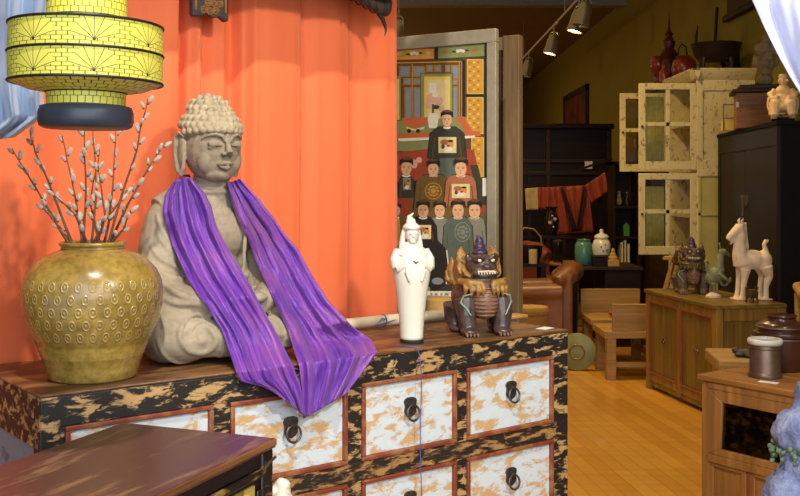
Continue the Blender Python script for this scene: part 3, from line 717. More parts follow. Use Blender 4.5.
E((0,-.006,.372),(.0225,.0235,.028)); E((0,-.0295,.367),(.0035,.004,.008)); E((0,-.0275,.357),(.007,.003,.0025)); E((0,-.02,.350),(.012,.01,.008)); E((0,.004,.394),(.027,.027,.020)); E((-.002,.004,.413),(.0165,.0165,.0155)); E((-.006,.004,.427),(.010,.010,.010)); g.tube([(-.006,.0,.43),(-.001,-.004,.437),(.006,-.004,.443)],[.005,.004,.002],8)
g.torus((0,0,.396),.026,.0035,Matrix.Rotation(radians(14),3,'X'),24,6)
for s in (-1,1): g.tube([(s*.0,-.030,.392),(s*.014,-.026,.394),(s*.024,-.012,.40)],.0035,6)
g.xf(Matrix.Translation((0,0,-.018)))
newobj('bust',fuse(g,.0019,1),[M['white_bisque']],gu,smooth=180)
g=G(); g.tube([(-.008,-.058,.270),(0,-.064,.264),(.008,-.058,.268)],[.003,.004,.003],8); obj('beads',g,[M['lion_ochre']],gu)

def make_lion(name,label,loc,rz,scale,mb,mm):
    r=thing(name,label,'censer',loc,rz,None,scale); g=G(); E=g.ell
    E((0,.01,.130),(.102,.094,.080)); E((0,-.01,.165),(.086,.078,.058)); E((0,.0,.205),(.064,.056,.044)); E((0,-.02,.246),(.056,.052,.042)); E((0,-.056,.232),(.046,.030,.020)); E((0,-.054,.211),(.040,.028,.013)); E((0,-.086,.244),(.018,.012,.011))
    for s in (-1,1):
        g.tube([(s*.066,-.040,.125),(s*.068,-.058,.07),(s*.062,-.064,.02)],[.044,.034,.030],12); E((s*.062,-.078,.016),(.033,.036,.017))
        g.tube([(s*.078,.05,.10),(s*.080,.06,.05),(s*.074,.05,.02)],[.044,.034,.028],12); E((s*.074,.036,.015),(.030,.034,.016))
        E((s*.028,-.062,.268),(.017,.014,.011)); E((s*.052,-.025,.272),(.012,.010,.018)); E((s*.040,-.070,.221),(.012,.014,.012)); g.tube([(s*.006,-.078,.268),(s*.026,-.077,.283),(s*.050,-.058,.278)],[.006,.009,.005],8)
    newobj('body',fuse(g,.0036,2),[mb],r,smooth=180)
    g=G()
    for s in (-1,1):
        for q,(a,b,c,l) in enumerate(((.062,.0,.205,.045),(.060,.01,.228,.048),(.056,.015,.250,.044),(.046,.02,.270,.036),(.052,-.03,.205,.034))):
            g.tube([(s*a*.8,b-.01,c),(s*(a+.006),b+.003,c+l*.25),(s*(a+.014),b+.012,c+l*.75),(s*(a+.010),b+.02,c+l*1.15)],[.015,.017,.012,.004],8,flat=.6)
        g.tube([(s*.088,-.030,.190),(s*.06,-.074,.186),(s*.018,-.092,.184)],[.013,.016,.014],8)
        for x,y,z in ((.074,-.066,.165),(.056,-.082,.160),(.036,-.092,.160),(.018,-.098,.166)): g.tube([(s*x,y+.006,.186),(s*x,y-.006,z),(s*(x+.003),y-.002,z-.024)],[.010,.010,.003],8)
    newobj('mane',fuse(g,.0034,1),[mm],r,smooth=180)
    g=G(); g.ell((0,-.062,.120),(.050,.040,.066))
    for q in range(8):
        z=.072+.0135*q; w=.049*sqrt(max(.05,1-((z-.120)/.068)**2)); g.tube([(-w,-.074,z),(-w*.5,-.099+.0018*abs(q-3.5),z),(w*.5,-.099+.0018*abs(q-3.5),z),(w,-.074,z)],.0042,6)
    obj('chest_plate',g,[M['lion_plate']],r,smooth=180)
    g=G(); g.ell((0,-.005,.290),(.030,.028,.016)); g.ell((0,.0,.310),(.022,.021,.018)); g.ell((0,.002,.330),(.016,.016,.016)); g.tube([(0,.0,.332),(-.004,.0,.346),(-.012,0,.352)],[.010,.008,.003],8); newobj('crest',fuse(g,.0025,1),[M['lion_crest']],r,smooth=180)
    g=G(); g.tube([(-.068,.06,.16),(-.088,.06,.19),(-.094,.06,.225),(-.086,.055,.255),(-.092,.052,.272)],[.018,.022,.022,.016,.004],10,flat=.6); g.tube([(-.088,.06,.175),(-.106,.06,.19),(-.110,.058,.222)],[.014,.014,.003],8,flat=.6); newobj('tail',fuse(g,.003,1),[mm],r,smooth=180)
    for s in (-1,1):
        g=G(); g.tube([(s*.058,-.094,.150),(s*.086,-.080,.142),(s*.094,-.074,.118),(s*.078,-.092,.098),(s*.064,-.100,.075)],[.002,.0032,.0035,.003,.002],6); obj('glaze_line',g,[M['lion_line']],r)
        g=G(); g.ell((s*.024,-.0755,.266),(.0075,.005,.0065)); obj('eye',g,[M['tooth']],r)
    g=G()
    for q in range(7): x=-.030+.010*q; g.tube([(x,-.085+5*x*x,.226),(x,-.086+5*x*x,.217)],[.0042,.002],6)
    g.tube([(-.036,-.074,.2265),(-.015,-.086,.228),(0,-.088,.2285),(.015,-.086,.228),(.036,-.074,.2265)],.003,6); obj('teeth',g,[M['tooth']],r)
    for s in (-1,1):
        g=G()
        for q in range(4): x=s*.062+(q-1.5)*.013; g.tube([(x,-.098,.014),(x,-.111,.008),(x,-.113,.002)],[.006,.005,.003],6)
        g.tube([(s*.062-.02,-.1,.012),(s*.062+.02,-.1,.012)],.004,6); obj('claws',g,[M['lion_plate']],r)
    return r
make_lion('lion_censer','plum brown glazed lion censer with ochre mane on the worn drawer chest',CH(1.574,.14,CT),radians(14),.97,M['lion_body'],M['lion_ochre'])
# rolled paper scroll, cord, card
t0,t1=on_line(343,.46),on_line(452,.46); r=thing('rolled_scroll','rolled ivory paper scroll lying behind the white figurine','scroll',CH(t0,.46,CT+.0238),TH); L=t1-t0
g=G(); g.tube([(0,0,0),(L,0,0)],.020,20); obj('paper_roll',g,[M['roll']],r); g=G(); g.torus((L*.35,0,0),.0205,.0025,Matrix.Rotation(pi/2,3,'Y'),20,6); g.tube([(L*.35,-.02,.006),(L*.30,-.025,.012),(L*.24,-.03,-.014),(L*.42,-.03,.004)],.002,6); obj('blue_tie',g,[M['blue']],r)
for x in (-.002,L+.002):
    g=G(); g.torus((x,0,0),.013,.003,Matrix.Rotation(pi/2,3,'Y'),18,6); obj('roll_end',g,[M['pine2']],r)
tc=on_line(418,-.02); pts=[CH(tc-.01,.06,CT+.003),CH(tc-.004,.02,CT+.003),CH(tc,-.012,CT+.003),CH(tc,-.024,CT-.008)]+[CH(tc+.002*sin(q*.9),-.030-.004*min(1,q),CT-.02-.05*q) for q in range(19)]
g=G(); g.tube(pts,.0016,6); tag(obj('blue_string',g,[M['blue']]),'thin blue string hanging down the chest front below the white figurine','string')
t=on_line(545,.07); g=G(); g.box(-.03,.03,-.02,.02,0,.0015); g.xf(Matrix.Translation(CH(t,.07,CT+.0005))@Matrix.Rotation(TH+.2,4,'Z')); tag(obj('price_card',g,[M['card']]),'small white card lying on the right end of the drawer chest','card')
t=on_line(513,.36); g=G(); g.box(-.05,.05,-.035,.035,0,.012); g.xf(Matrix.Translation(CH(t,.36,CT+.0005))@Matrix.Rotation(TH,4,'Z')); tag(obj('wooden_tray',g,[M['pine']],bevel=.003),'small flat brown wooden tray behind the lion censer','tray')

# ================================================================= LACQUER CABINET, front left
C0=Vector((-.295,2.265,0)); rz=atan2(-.93,-.366); H=.94
lc=thing('lacquer_cabinet','low plum brown lacquer cabinet with gilt panel at the bottom left corner','cabinet',C0,rz)
g=G(); g.box(-.012,.80,-.405,.012,H-.022,H); obj('top_board',g,[M['plum_top']],lc,bevel=.004)
g=G(); g.box(-.0125,.80,.006,.0135,H-.016,H-.002); obj('top_edge',g,[M['copper_edge']],lc,bevel=.002)
g=G(); g.box(.0,.79,-.39,0,.06,H-.055); obj('carcass',g,[M['black_band']],lc)
g=G(); g.box(.0,.79,-.39,.004,H-.055,H-.022); obj('frieze',g,[M['black_band']],lc,bevel=.003)
for x in (0,.74):
    for y in (-.395,-.042):
        g=G(); g.box(x-.006,x+.042,y,y+.05,0,H-.022); obj('corner_post',g,[M['gold_black']],lc,bevel=.005)
g=G(); g.box(.042,.74,.0,.010,H-.075,H-.056); obj('gilt_moulding',g,[M['gold_black']],lc,bevel=.004)
g=G(); g.box(.075,.71,.0,.006,.30,H-.085)
for q in range(8):
    for w in range(5): g.torus((.115+.078*q,.006,H-.125-.10*w),.026,.005,Matrix.Rotation(pi/2,3,'X'),16,6)
obj('gilt_panel',g,[M['gold_panel']],lc)
for x in (.055,.72):
    g=G(); g.box(x-.010,x+.010,.0,.009,.28,H-.10); obj('gilt_moulding',g,[M['gold_black']],lc,bevel=.003)
g=G(); g.tube([(.0,.016,H-.04),(.03,.017,H-.045),(.06,.017,H-.056)],.0035,8); obj('corner_mount',g,[M['pewter']],lc)
# white shell-like ceramic beside it, on a plain stand
wp=P(281,477,2.44); r=thing('white_coral','white lumpy coral piece between the lacquer cabinet and chest','coral',(wp.x,wp.y,0))
g=G(); g.lathe([(0,0),(.05,0),(.05,.02),(.03,.04),(.03,.60),(.045,.63),(0,.63)],24); obj('stand',g,[M['hump']],r)
g=G(); g.ell((0,0,.72),(.030,.03,.10))
for q in range(26):
    a=q*2.4; z=.64+.0058*q; g.ell((.028*cos(a)*(1-.5*max(0,(z-.75)/.05)),.028*sin(a),z),.012+.004*(q%3))
g.ell((.004,0,.80),(.020,.02,.016)); zt=max(v.z for v in g.V); g.xf(Matrix.Translation((0,0,wp.z-zt)));newobj('coral_head',fuse(g,.004,2),[M['white_bisque']],r,smooth=180)
# ================================================================= ROOM SHELL
CE=4.2; WX=3.2; BY=27.0; LX=-5.0; FY=.9
g=G(); g.box(LX-.2,WX+.2,FY-.3,BY+.2,-.1,0); struct('floor',g,[M['floor']])
g=G(); g.box(LX-.2,WX+.2,FY-.3,BY+.2,CE,CE+.1); struct('ceiling',g,[M['ceil']])
g=G(); g.box(WX,WX+.12,FY-.3,BY+.2,0,CE); struct('wall_right',g,[M['olive']])
g=G(); g.box(LX-.12,LX,FY-.3,BY+.2,0,CE); struct('wall_left',g,[M['olive']])
g=G(); g.box(LX-.2,WX+.2,BY,BY+.12,0,CE); struct('wall_back',g,[M['olive']])
g=G(); g.box(WX-.02,WX,FY,BY,0,.12); struct('baseboard_right',g,[M['dwood']])
g=G(); g.box(LX,WX,14.2,14.4,CE-.09,CE); struct('trim_2',g,[M['p_grey']])

# track lights
TX,TZ=1.97,3.60
tr=thing('light_track','dim metal light track running along under the brown ceiling','light track',(TX,0,TZ))
g=G(); g.bar((0,8.5,0),(0,16.5,0),.03,.03); obj('rail',g,[M['metal']],tr)
for y in (9,12,16):
    g=G(); g.tube([(0,y,0),(0,y,CE-TZ)],.006,6); obj('suspension_rod',g,[M['metal']],tr)
LAB=['dim track lamp farthest along the ceiling track, beside the timber post','glowing track lamp second from the far end of the ceiling track','bright track lamp nearest the top of the picture on the ceiling track','track lamp partly cut off by the top edge behind the brightest one']
def lamp_head(loc,label,lit,tilt=.25,group='track lamps on the ceiling'):
    r=thing('track_lamp',label,'lamp',loc,0,group)
    R=Matrix.Rotation(tilt,4,'Y')
    g=G(); g.tube([(0,0,0),(0,0,-.10)],.012,8); g.torus((0,0,-.12),.05,.008,Matrix.Rotation(pi/2,3,'X'),20,6); obj('yoke',g,[M['metal']],r)
    g=G(); g.lathe([(.03,.02),(.06,.0),(.075,-.06),(.078,-.16),(.088,-.21),(.09,-.235),(.082,-.235),(.075,-.20),(.0,-.18)],24,closed=False); g.xf(Matrix.Translation((0,0,-.13))@R); obj('can',g,[M['metal']],r)
    g=G(); g.ell((0,0,-.205),(.074,.074,.02),None,18,8); g.xf(Matrix.Translation((0,0,-.13))@R); obj('bulb_or_fill',g,[M['lampglow'] if lit else M['metal']],r)
for (y,lit),lb in zip(((15.3,0),(12.8,1),(11.0,1),(10.6,0)),LAB): lamp_head((TX-.005,y,TZ-.01),lb,lit)
q=P(397,10,11.5); lamp_head((q.x+.02,11.5,q.z),'dim track lamp just right of the orange curtain top edge',0)
g=G(); g.tube([(q.x+.02,11.5,q.z),(q.x+.02,11.5,CE)],.006,6); tag(obj('ceiling_rod',g,[M['metal']]),'thin rod carrying the dim lamp by the curtain top','rod')

# ================================================================= PAINTED PANEL
O=Vector((.434,4.5,0)); D=Vector((-.86,.51,0)).normalized(); NN=Vector((-D.y,D.x,0))*1.0
if NN.y>0: NN=-NN
pz=atan2(-D.y,-D.x)   # local x runs to the right (towards the viewer), panel spans x -W..0
def pp(px,py):
    """photo measurement -> (x,z) on the panel"""
    q=(px-400)/F; s=(q*O.y-O.x)/(D.x-q*D.y); Y=O.y+D.y*s; return (-s, EYE-(py-HZ)/F*Y)
pan=thing('painted_panel','tall framed ancestor painting of robed figures in grey timber frame behind the curtain','painting',O,pz)
W=.86; Z0=pp(470,297)[1]; Z1=pp(490,29)[1]
wi=abs(pp(487.5,100)[0])
g=G(); g.box(-W,-.0,-.012,.022,Z1-.062,Z1); g.box(-wi,0,-.012,.022,0,Z1-.062); g.box(-W,-W+wi,-.012,.022,0,Z1-.062); g.box(-W,0,-.012,.022,Z0-.035,Z0-.002); obj('frame',g,[M['p_pf']],pan,bevel=.004)
g=G(); g.box(-W+.01,-.01,.004,.018,Z0-.02,Z1-.02); cv=obj('canvas',g,[M['p_brown']],pan)
LAY=[0]
def paint(name,shapes,par=cv):
    g=G(); mats=[]
    for mt,poly in shapes:
        if mt not in mats: mats.append(mt)
        LAY[0]+=1; d=.0035-.000022*LAY[0]
        g.prism([pp(*p) for p in poly],d,d-.0003,None,mats.index(mt))
    return obj(name,g,[M['p_'+k] for k in mats],par,smooth=0)
def R4(x0,y0,x1,y1): return [(x0,y0),(x1,y0),(x1,y1),(x0,y1)]
def EL(cx,cy,rx,ry,n=16): return [(cx+rx*cos(2*pi*i/n),cy+ry*sin(2*pi*i/n)) for i in range(n)]
SH=[('dgreen',R4(372,46,487,297)),('orange',[(372,50),(434,48),(434,59),(372,61)]),('gold',[(372,51),(433,49),(433,58),(372,60)]),('green',[(438,47),(484,44),(484,56),(438,58.5)]),
  ('brown',[(372,62),(462,60),(462,136),(372,136)])]
for cx,cy,cs in ((414,53.5,('white','dgreen','pink')),(460,51,('white','dgreen','orange'))):
    SH+=[(cs[1],EL(cx-6,cy+.6,2.6,1.0,8)),(cs[1],EL(cx+6,cy-.6,2.6,1.0,8)),(cs[0],EL(cx-2.5,cy,2,1.8,10)),(cs[0],EL(cx+.2,cy-.6,2,1.6,10)),(cs[0],EL(cx+2.8,cy,2,1.7,10)),(cs[2],EL(cx-15,cy+.5,2.2,2.0,10)),(cs[2],EL(cx+14,cy-.5,2.2,2.0,10))]
for x0,y0,x1,y1 in ((400,67,409,76),(413,67,424,76),(427,66,432,71),(435,66,440,71),(452,66,458,78),(446,66,449,71),(404,79,410,84),(413,79,420,84),(405,88,411,120),(414,88,421,120),(452,87,457,118),(451,80,457,84)):
    SH+=[('gold',R4(x0-.9,y0-.9,x1+.9,y1+.9)),('brown',R4(x0-.45,y0-.45,x1+.45,y1+.45)),('skyb',R4(x0,y0,x1,y1))]
SH+=[('gold',[(372,63),(461,61),(461,62),(372,64)]),('gold',R4(458.8,62,459.6,136)),('gold',R4(461,62,461.7,136)),('gold',R4(411.6,64,412.3,118)),
  ('olive',R4(420,73,453,122)),('green',R4(421,74,452,122)),('ylw',R4(424,76.5,450,122)),('cream',R4(427,80,447,122)),('white',R4(429,83,436,95)),('green',R4(391,76,400.5,120)),('ylw',R4(391,79,399,120)),
  ('brown',R4(462,58,487,180))]
for x0,y0,x1,y1 in ((467.5,60,482.5,93),(467.5,98,482.5,133),(472,138,483,176)):
    SH+=[('ylw',R4(x0-.8,y0-.8,x1+.8,y1+.8)),('gold',R4(x0,y0,x1,y1))]
    for i in range(int((y1-y0)/4.5)):
        for j in range(int((x1-x0)/4.2)): SH.append((('rust','ylw')[(i+j)%2],EL(x0+2.2+4.2*j,y0+2.4+4.5*i,1.5,1.0,8)))
SH+=[('blk',R4(462.5,60,465,136)),('blk',R4(484.5,44,487,200)),('blk',R4(434.6,48,437.4,59)),('blk',R4(465,94.5,484,96.5))]
paint('painted_interior',SH)
paint('painted_table',[('green',[(396,121),(466,117),(471,134),(396,136)]),('orange',[(401,118),(428,117),(425,126),(415,128),(406,126)]),('cream',[(406,126.5),(415,129),(425,126.5),(424,129),(415,131),(407,129)]),('blk',EL(409,131,2.2,2.2,8)),('blk',EL(418,131,2.2,2.2,8)),('orange',[(396,134),(480,131),(481,136),(396,139)]),('white',[(398,138.5),(475,135.5),(475,138),(398,141.5)]),('orange',[(455,117),(464,116.5),(474,133),(467,134)])])
paint('painted_vase',[('white',[(429,113),(437,113),(438.5,119),(437,128),(429,128),(427.5,119)]),('pink',EL(432,98,5,5)),('pink',EL(439,101,4,4)),('pink',EL(429,104,4,4)),('white',EL(435,95,3,2.5)),('dgreen',EL(436,107,4,2)),('brown',[(432,104),(434,104),(434,113),(432,113)]),('pink',EL(442,108,3,2.5))])
def person(cx,hy,hw,robe,rw,top,bot,badge=None,bcol='cream',round_=False):
    s=[('blk',[(cx-rw*.24,top-.6),(cx+rw*.24,top-.6),(cx+rw*.46,top+.2*(bot-top)),(cx+rw*.53,bot),(cx-rw*.53,bot),(cx-rw*.46,top+.2*(bot-top))])]
    s+=[(robe,[(cx-rw*.22,top),(cx+rw*.22,top),(cx+rw*.36,top+.08*(bot-top)),(cx+rw*.44,top+.22*(bot-top)),(cx+rw*.5,bot),(cx-rw*.5,bot),(cx-rw*.44,top+.22*(bot-top)),(cx-rw*.36,top+.08*(bot-top))])]
    for e in (-1,1): s.append(('brown',[(cx+e*rw*.30,top+.35*(bot-top)),(cx+e*rw*.33,top+.35*(bot-top)),(cx+e*rw*.40,bot),(cx+e*rw*.36,bot)]))
    s+=[('white',EL(cx,top+.6,hw*.36,hw*.14,10)),('rust',EL(cx,hy+hw*.20,hw*.46,hw*.63)),('skin',EL(cx,hy+hw*.18,hw*.43,hw*.60)),('blk',[(cx-hw*.58,hy-hw*.02),(cx-hw*.56,hy-hw*.50),(cx-hw*.3,hy-hw*.70),(cx,hy-hw*.76),(cx+hw*.3,hy-hw*.70),(cx+hw*.56,hy-hw*.50),(cx+hw*.58,hy-hw*.02),(cx+hw*.40,hy-hw*.24),(cx,hy-hw*.32),(cx-hw*.40,hy-hw*.24)]),('brown',EL(cx,hy-hw*.62,hw*.40,hw*.12,10))]
    for e in (-1,1): s+=[('brown',EL(cx+e*hw*.19,hy+hw*.06,hw*.12,hw*.025,8)),('brown',EL(cx+e*hw*.18,hy+hw*.16,hw*.08,hw*.03,8))]
    s+=[('red',EL(cx,hy+hw*.50,hw*.08,hw*.03,8)),('rust',EL(cx,hy+hw*.34,hw*.05,hw*.04,8))]
    if badge:
        bx,by,bw,bh=badge
        if round_:
            s+=[(bcol,EL(bx,by,bw,bh)),(robe,EL(bx,by,bw*.90,bh*.90))]
            for i in range(9): s.append((bcol,EL(bx+bw*.55*cos(i*.7),by+bh*.55*sin(i*.7),bw*.2,bh*.13,8)))
            s.append((bcol,EL(bx,by,bw*.3,bh*.3)))
        else:
            s+=[(bcol,R4(bx-bw,by-bh,bx+bw,by+bh)),('rust',EL(bx-bw*.3,by-bh*.35,bw*.5,bh*.35)),('gold',EL(bx+bw*.35,by-bh*.1,bw*.35,bh*.5)),('white',EL(bx,by+bh*.5,bw*.6,bh*.35)),('blk',EL(bx+bw*.35,by-bh*.5,bw*.3,bh*.15)),('brown',EL(bx-bw*.5,by+bh*.2,bw*.2,bh*.3)),('red',EL(bx+bw*.1,by+bh*.1,bw*.2,bh*.15))]
    return paint('painted_figure',s)
paint('painted_chairs',[('green',R4(394,141,430,151)),('red',[(396,152),(428,149),(430,180),(396,182)]),('red',[(462,148),(474,150),(480,178),(482,205),(462,200)]),('teal',[(440,152),(456,152),(460,180),(438,180)]),('olive',[(396,196),(486,200),(486,250),(396,250)]),('red',[(396,198),(410,198),(410,214),(396,216)]),('red',[(480,196),(486,200),(486,214),(481,212)]),('red',[(433,232),(445,230),(447,250),(436,250)]),('red',[(448,176),(452,176),(452,205),(447,205)]),('dgreen',[(470,165),(478,165),(487,205),(480,205)]),('white',R4(482.5,178,486.5,196)),('pink',EL(414,164,3.5,4.5)),('pink',EL(419,160,3,3)),
  ('dgreen',R4(394,240,487,297)),('red',[(440,236),(468,240),(460,262),(444,262)]),('olive',R4(452,262,487,297)),('grey',[(398,262),(430,262),(430,297),(398,297)])])
person(447,118,11,'dgreen',38,127,158,(447.5,145,9,8),'cream')
person(406.5,166,12,'dgreen',16,175,198,(407,184,4,6),'grey')
person(433.5,167.5,12,'olive',39,175,210,(433.5,191,8.5,8.5),'gold',True)
person(461,166.5,13,'rust',34,175,206,(461,191,9,7),'cream')
person(396.5,209,9,'gold',9,217,245)
person(440,208.5,11.5,'grey',22,217,250)
person(475,208.5,13,'grey',24,217,255)
person(423.5,208.5,12,'blk',30,217,262,(425,232,6.5,7),'cream')
person(458.5,208.5,13,'teal',32,217,262,(463,232,8,10),'grey',True)
paint('painted_robe',[('blk',[(428,243),(438,240),(446,248),(449,266),(446,284),(436,291),(429,286)]),('white',[(446.5,250),(447.6,250),(449.6,266),(447,284),(446,284),(448.4,266)]),('skyb',EL(438,281,6,3.5)),('red',[(449,262),(457,262),(455,285),(447,285)])])
paint('painted_border',[('white',R4(394,291,487,297)),('skyb',R4(431,293,433,295.5)),('skyb',R4(435,293,438,295.5)),('skyb',R4(441,293,443,295.5)),('skyb',R4(445,293,449,295.5)),('skyb',R4(452,293,454,295.5))])
# lattice door and timber post
q=P(511,180,5.0); qa=P(503.5,34.5,5.0); qb=P(519,34.5,5.0)
post=thing('lattice_door','weathered grey timber door leaf with dark lattice standing behind the painting','door panel',(qb.x,5.0,0),pz)
wd=(qb.x-qa.x)/cos(pz)*1.0; zt=qa.z
g=G(); g.box(-wd,0,0,.05,0,zt); obj('stile',g,[M['post']],post,bevel=.004)
g=G(); g.box(-.62,-.55,0,.05,0,zt); obj('stile',g,[M['post']],post,bevel=.004)
for z in (zt-.07,.9,.1):
    g=G(); g.box(-.55,-wd,.005,.045,z,z+.065); obj('rail',g,[M['post']],post)
g=G()
for i in range(9): x=-wd-.018-.052*i; g.box(x-.007,x+.007,.01,.034,.96,zt-.07)
for i in range(19): z=1.0+.068*i; g.box(-.55,-wd,.014,.030,z,z+.014)
obj('lattice',g,[M['lattice']],post)
g=G(); g.box(-.55,-wd,.015,.03,.16,.9); obj('lower_panel',g,[M['lattice']],post)
bp=P(440,298,4.27); r=thing('rattan_drum','ochre woven drum stool half hidden behind the white figurine and lion','stool',(bp.x,4.30,0)); 
g=G(); g.lathe([(0,0),(.055,0),(.06,.05),(.062,bp.z-.06),(.056,bp.z-.01),(.04,bp.z),(0,bp.z)],32); obj('body',g,[M['fabric_tan']],r)
for z in (.06,bp.z-.07):
    g=G(); g.torus((0,0,z),.063,.005,seg=32); obj('band',g,[M['oak']],r)

# ================================================================= SIDEBOARD
S0=Vector((1.866,7.632,0)); sz=atan2(-.984,.176); SX=Vector((cos(sz),sin(sz),0)); SY=Vector((-sin(sz),cos(sz),0))
def SB(x,y,z=.75): return S0+x*SX+y*SY+Vector((0,0,z))
sb=thing('sideboard','olive brown wooden sideboard with panelled doors along the right wall','sideboard',S0,sz)
L=1.1; Dp=.5
g=G(); g.box(-.01,L+.01,-.012,Dp,.722,.75); obj('top_board',g,[M['oak_top']],sb,bevel=.005)
g=G(); g.box(.02,L-.02,.03,Dp-.01,.10,.722); obj('carcass',g,[M['oak_panel']],sb)
for x in (0,L/2-.025,L-.06):
    w=.06 if x!=L/2-.025 else .05
    g=G(); g.box(x,x+w,0,.05,0 if w==.06 else .04,.722); obj('post',g,[M['oak']],sb,bevel=.004)
for x in (0,L-.06):
    g=G(); g.box(x,x+.06,Dp-.06,Dp,0,.722); obj('post',g,[M['oak']],sb,bevel=.004)
for z0,z1 in ((.665,.722),(.07,.125)):
    g=G(); g.box(.06,L-.06,.004,.045,z0,z1); obj('rail',g,[M['oak']],sb,bevel=.003)
for x0,x1 in ((.06,L/2-.025),(L/2+.025,L-.06)):
    g=G()
    for b in ((x0,x1,.655,.668),(x0,x1,.122,.135),(x0,x0+.012,.135,.655),(x1-.012,x1,.135,.655)): g.box(b[0],b[1],-.002,.03,b[2],b[3])
    obj('door_moulding',g,[M['red_edge']],sb)
    xm=(x0+x1)/2
    for a,b in ((x0+.012,xm-.002),(xm+.002,x1-.012)):
        g=G(); g.box(a,b,.012,.035,.135,.655); d=obj('door',g,[M['oak_panel']],sb,bevel=.003)
        k=xm+(.018 if a>xm-.01 else -.018); g=G(); g.torus((k,.004,.40),.014,.003,Matrix.Rotation(pi/2,3,'X'),14,6); obj('ring_pull',g,[M['iron']],d)
for z0,z1 in ((.64,.722),(.07,.13)):
    g=G(); g.box(L-.045,L-.004,.06,Dp-.06,z0,z1); obj('end_rail',g,[M['oak']],sb,bevel=.003)
g=G(); g.box(L-.035,L-.018,.06,Dp-.06,.13,.64); obj('end_panel',g,[M['oak_panel']],sb)
g=G(); g.box(.06,L-.06,.015,.03,.03,.075); obj('apron',g,[M['oak']],sb)
# things on the sideboard
lp=P(692,293,7.32); make_lion('lion_censer','grey brown clay lion censer standing on the sideboard beside the green bird',(lp.x,lp.y,.75),radians(-8),1.16,M['lion_grey'],M['bronze'])
hp=P(748,300,6.88)
tang=thing('pottery_horse','tall buff white pottery horse with raised neck and curled tail on the sideboard','horse figure',(hp.x,6.88,.75),radians(8))
g=G(); E=g.ell; k=6.88/F   # metres per pixel here
def h(px,py,d=0): return ((px-748)*k,d,(301-py)*k)
E(h(754,262),(.085,.062,.062)); E(h(744,264),(.062,.056,.066)); E(h(764,262),(.062,.060,.068)); E(h(752,257),(.08,.045,.04))
g.tube([h(742,266),h(739,256),h(739,246),h(740,236),h(738,229)],[.062,.050,.041,.037,.033],14)
g.tube([h(740,229),h(735,233),h(729,238),h(726.5,241)],[.040,.034,.024,.018],12); E(h(732,237),(.028,.022,.02)); g.tube([h(735,238),h(731,243),h(729,246)],[.018,.012,.007],8)
for s in (-1,1):
    g.tube([h(741,227,s*.018),h(739.5,222,s*.024),h(742,219,s*.026)],[.012,.010,.003],8)
    g.tube([h(743,270,s*.035),h(741.5,280,s*.038),h(740,290,s*.038),h(739,299,s*.038)],[.036,.022,.017,.019],10)
    g.tube([h(764,268,s*.035),h(767,278,s*.04),h(764,288,s*.04),h(764,299,s*.04)],[.05,.030,.019,.021],10)
    E(h(739,299,s*.038),(.026,.022,.013)); E(h(763.5,299,s*.04),(.026,.022,.013))
g.tube([h(769,258),h(766.5,251),h(765,246),h(767,242.5),h(769.5,243)],[.018,.018,.015,.016,.013],10)
g.tube([h(744,224),h(745,236),h(747,250)],[.014,.014,.012],8,flat=1.2)
newobj('body',fuse(g,.0055,3),[M['tang']],tang,smooth=180)
g=G(); g.box(-.105,.0,-.06,.06,0,.012); g.xf(Matrix.Translation((-.0,0,0)));  g.box(0,.15,-.06,.06,0,.010); obj('base_plate',g,[M['tang']],tang,bevel=.004)
for s in (-1,1):
    g=G(); g.ell(h(733.5,233,s*.024),(.006,.004,.005)); obj('eye',g,[M['wire']],tang)
gp2=P(716,295.5,7.05); r=thing('bronze_bird','small verdigris green bird figure on a pale foot between lion and horse','bird figure',(gp2.x,7.05,.75),radians(10)); k2=7.05/F
def b(px,py,d=0): return ((px-716)*k2,d,(296-py)*k2)
g=G(); E=g.ell; E(b(716,274),(.060,.045,.055)); E(b(711,277),(.045,.04,.045)); g.tube([b(719,270),b(719.5,262),b(721,256),b(722,252)],[.042,.030,.024,.022],12); E(b(723,251),(.034,.024,.024)); g.tube([b(725,251),b(729,253.5),b(731,256)],[.018,.012,.004],8)
g.tube([b(721,248),b(719.5,243.5),b(721,241)],[.008,.007,.003],8); g.tube([b(710,278),b(706.5,268),b(705,260),b(708,256)],[.022,.014,.010,.003],8)
for s in (-1,1):
    g.tube([b(717,272,s*.03),b(722,277,s*.05),b(727,280,s*.045),b(729,275,s*.04)],[.026,.024,.018,.004],8,flat=.5); g.tube([b(712,282,s*.018),b(713,288,s*.018),b(713.5,292,s*.018)],[.022,.013,.010],8)
g.torus(b(725,281),.026,.009,Matrix.Rotation(pi/2,3,'X'),18,8)
newobj('body',fuse(g,.0045,2),[M['verdigris']],r,smooth=180)
g=G(); g.lathe([(0,0),(.052,0),(.052,.012),(.036,.02),(.022,.034),(0,.04)],24); g.xf(Matrix.Translation((-.02,0,0))); obj('foot',g,[M['tang']],r)
cp=P(754,301,6.66); r=thing('incense_burner','tiny dark bronze square censer under the hind legs of the pottery horse','censer',(cp.x,6.70,.75),.2)
g=G(); g.lathe([(0,.03),(.035,.03),(.042,.05),(.043,.075),(.036,.088),(.0,.088)],4); g.xf(Matrix.Rotation(pi/4,4,'Z')); obj('bowl',g,[M['bronze']],r,bevel=.003)
for s in (-1,1):
    for q in (-1,1):
        g=G(); g.tube([(s*.022,q*.022,.035),(s*.026,q*.026,.015),(s*.028,q*.028,0)],[.009,.007,.006],8); obj('leg',g,[M['bronze']],r)
    g=G(); g.torus((s*.034,0,.095),.012,.004,Matrix.Rotation(pi/2,3,'X'),14,6); obj('handle',g,[M['bronze']],r)
r=thing('folding_stand','low pale wooden trestle stand at the far end of the sideboard','stand',SB(.15,.22,.7505),sz+.9)
g=G(); g.box(-.13,.13,-.05,.05,.225,.25); obj('top_bar',g,[M['pine']],r,bevel=.003)
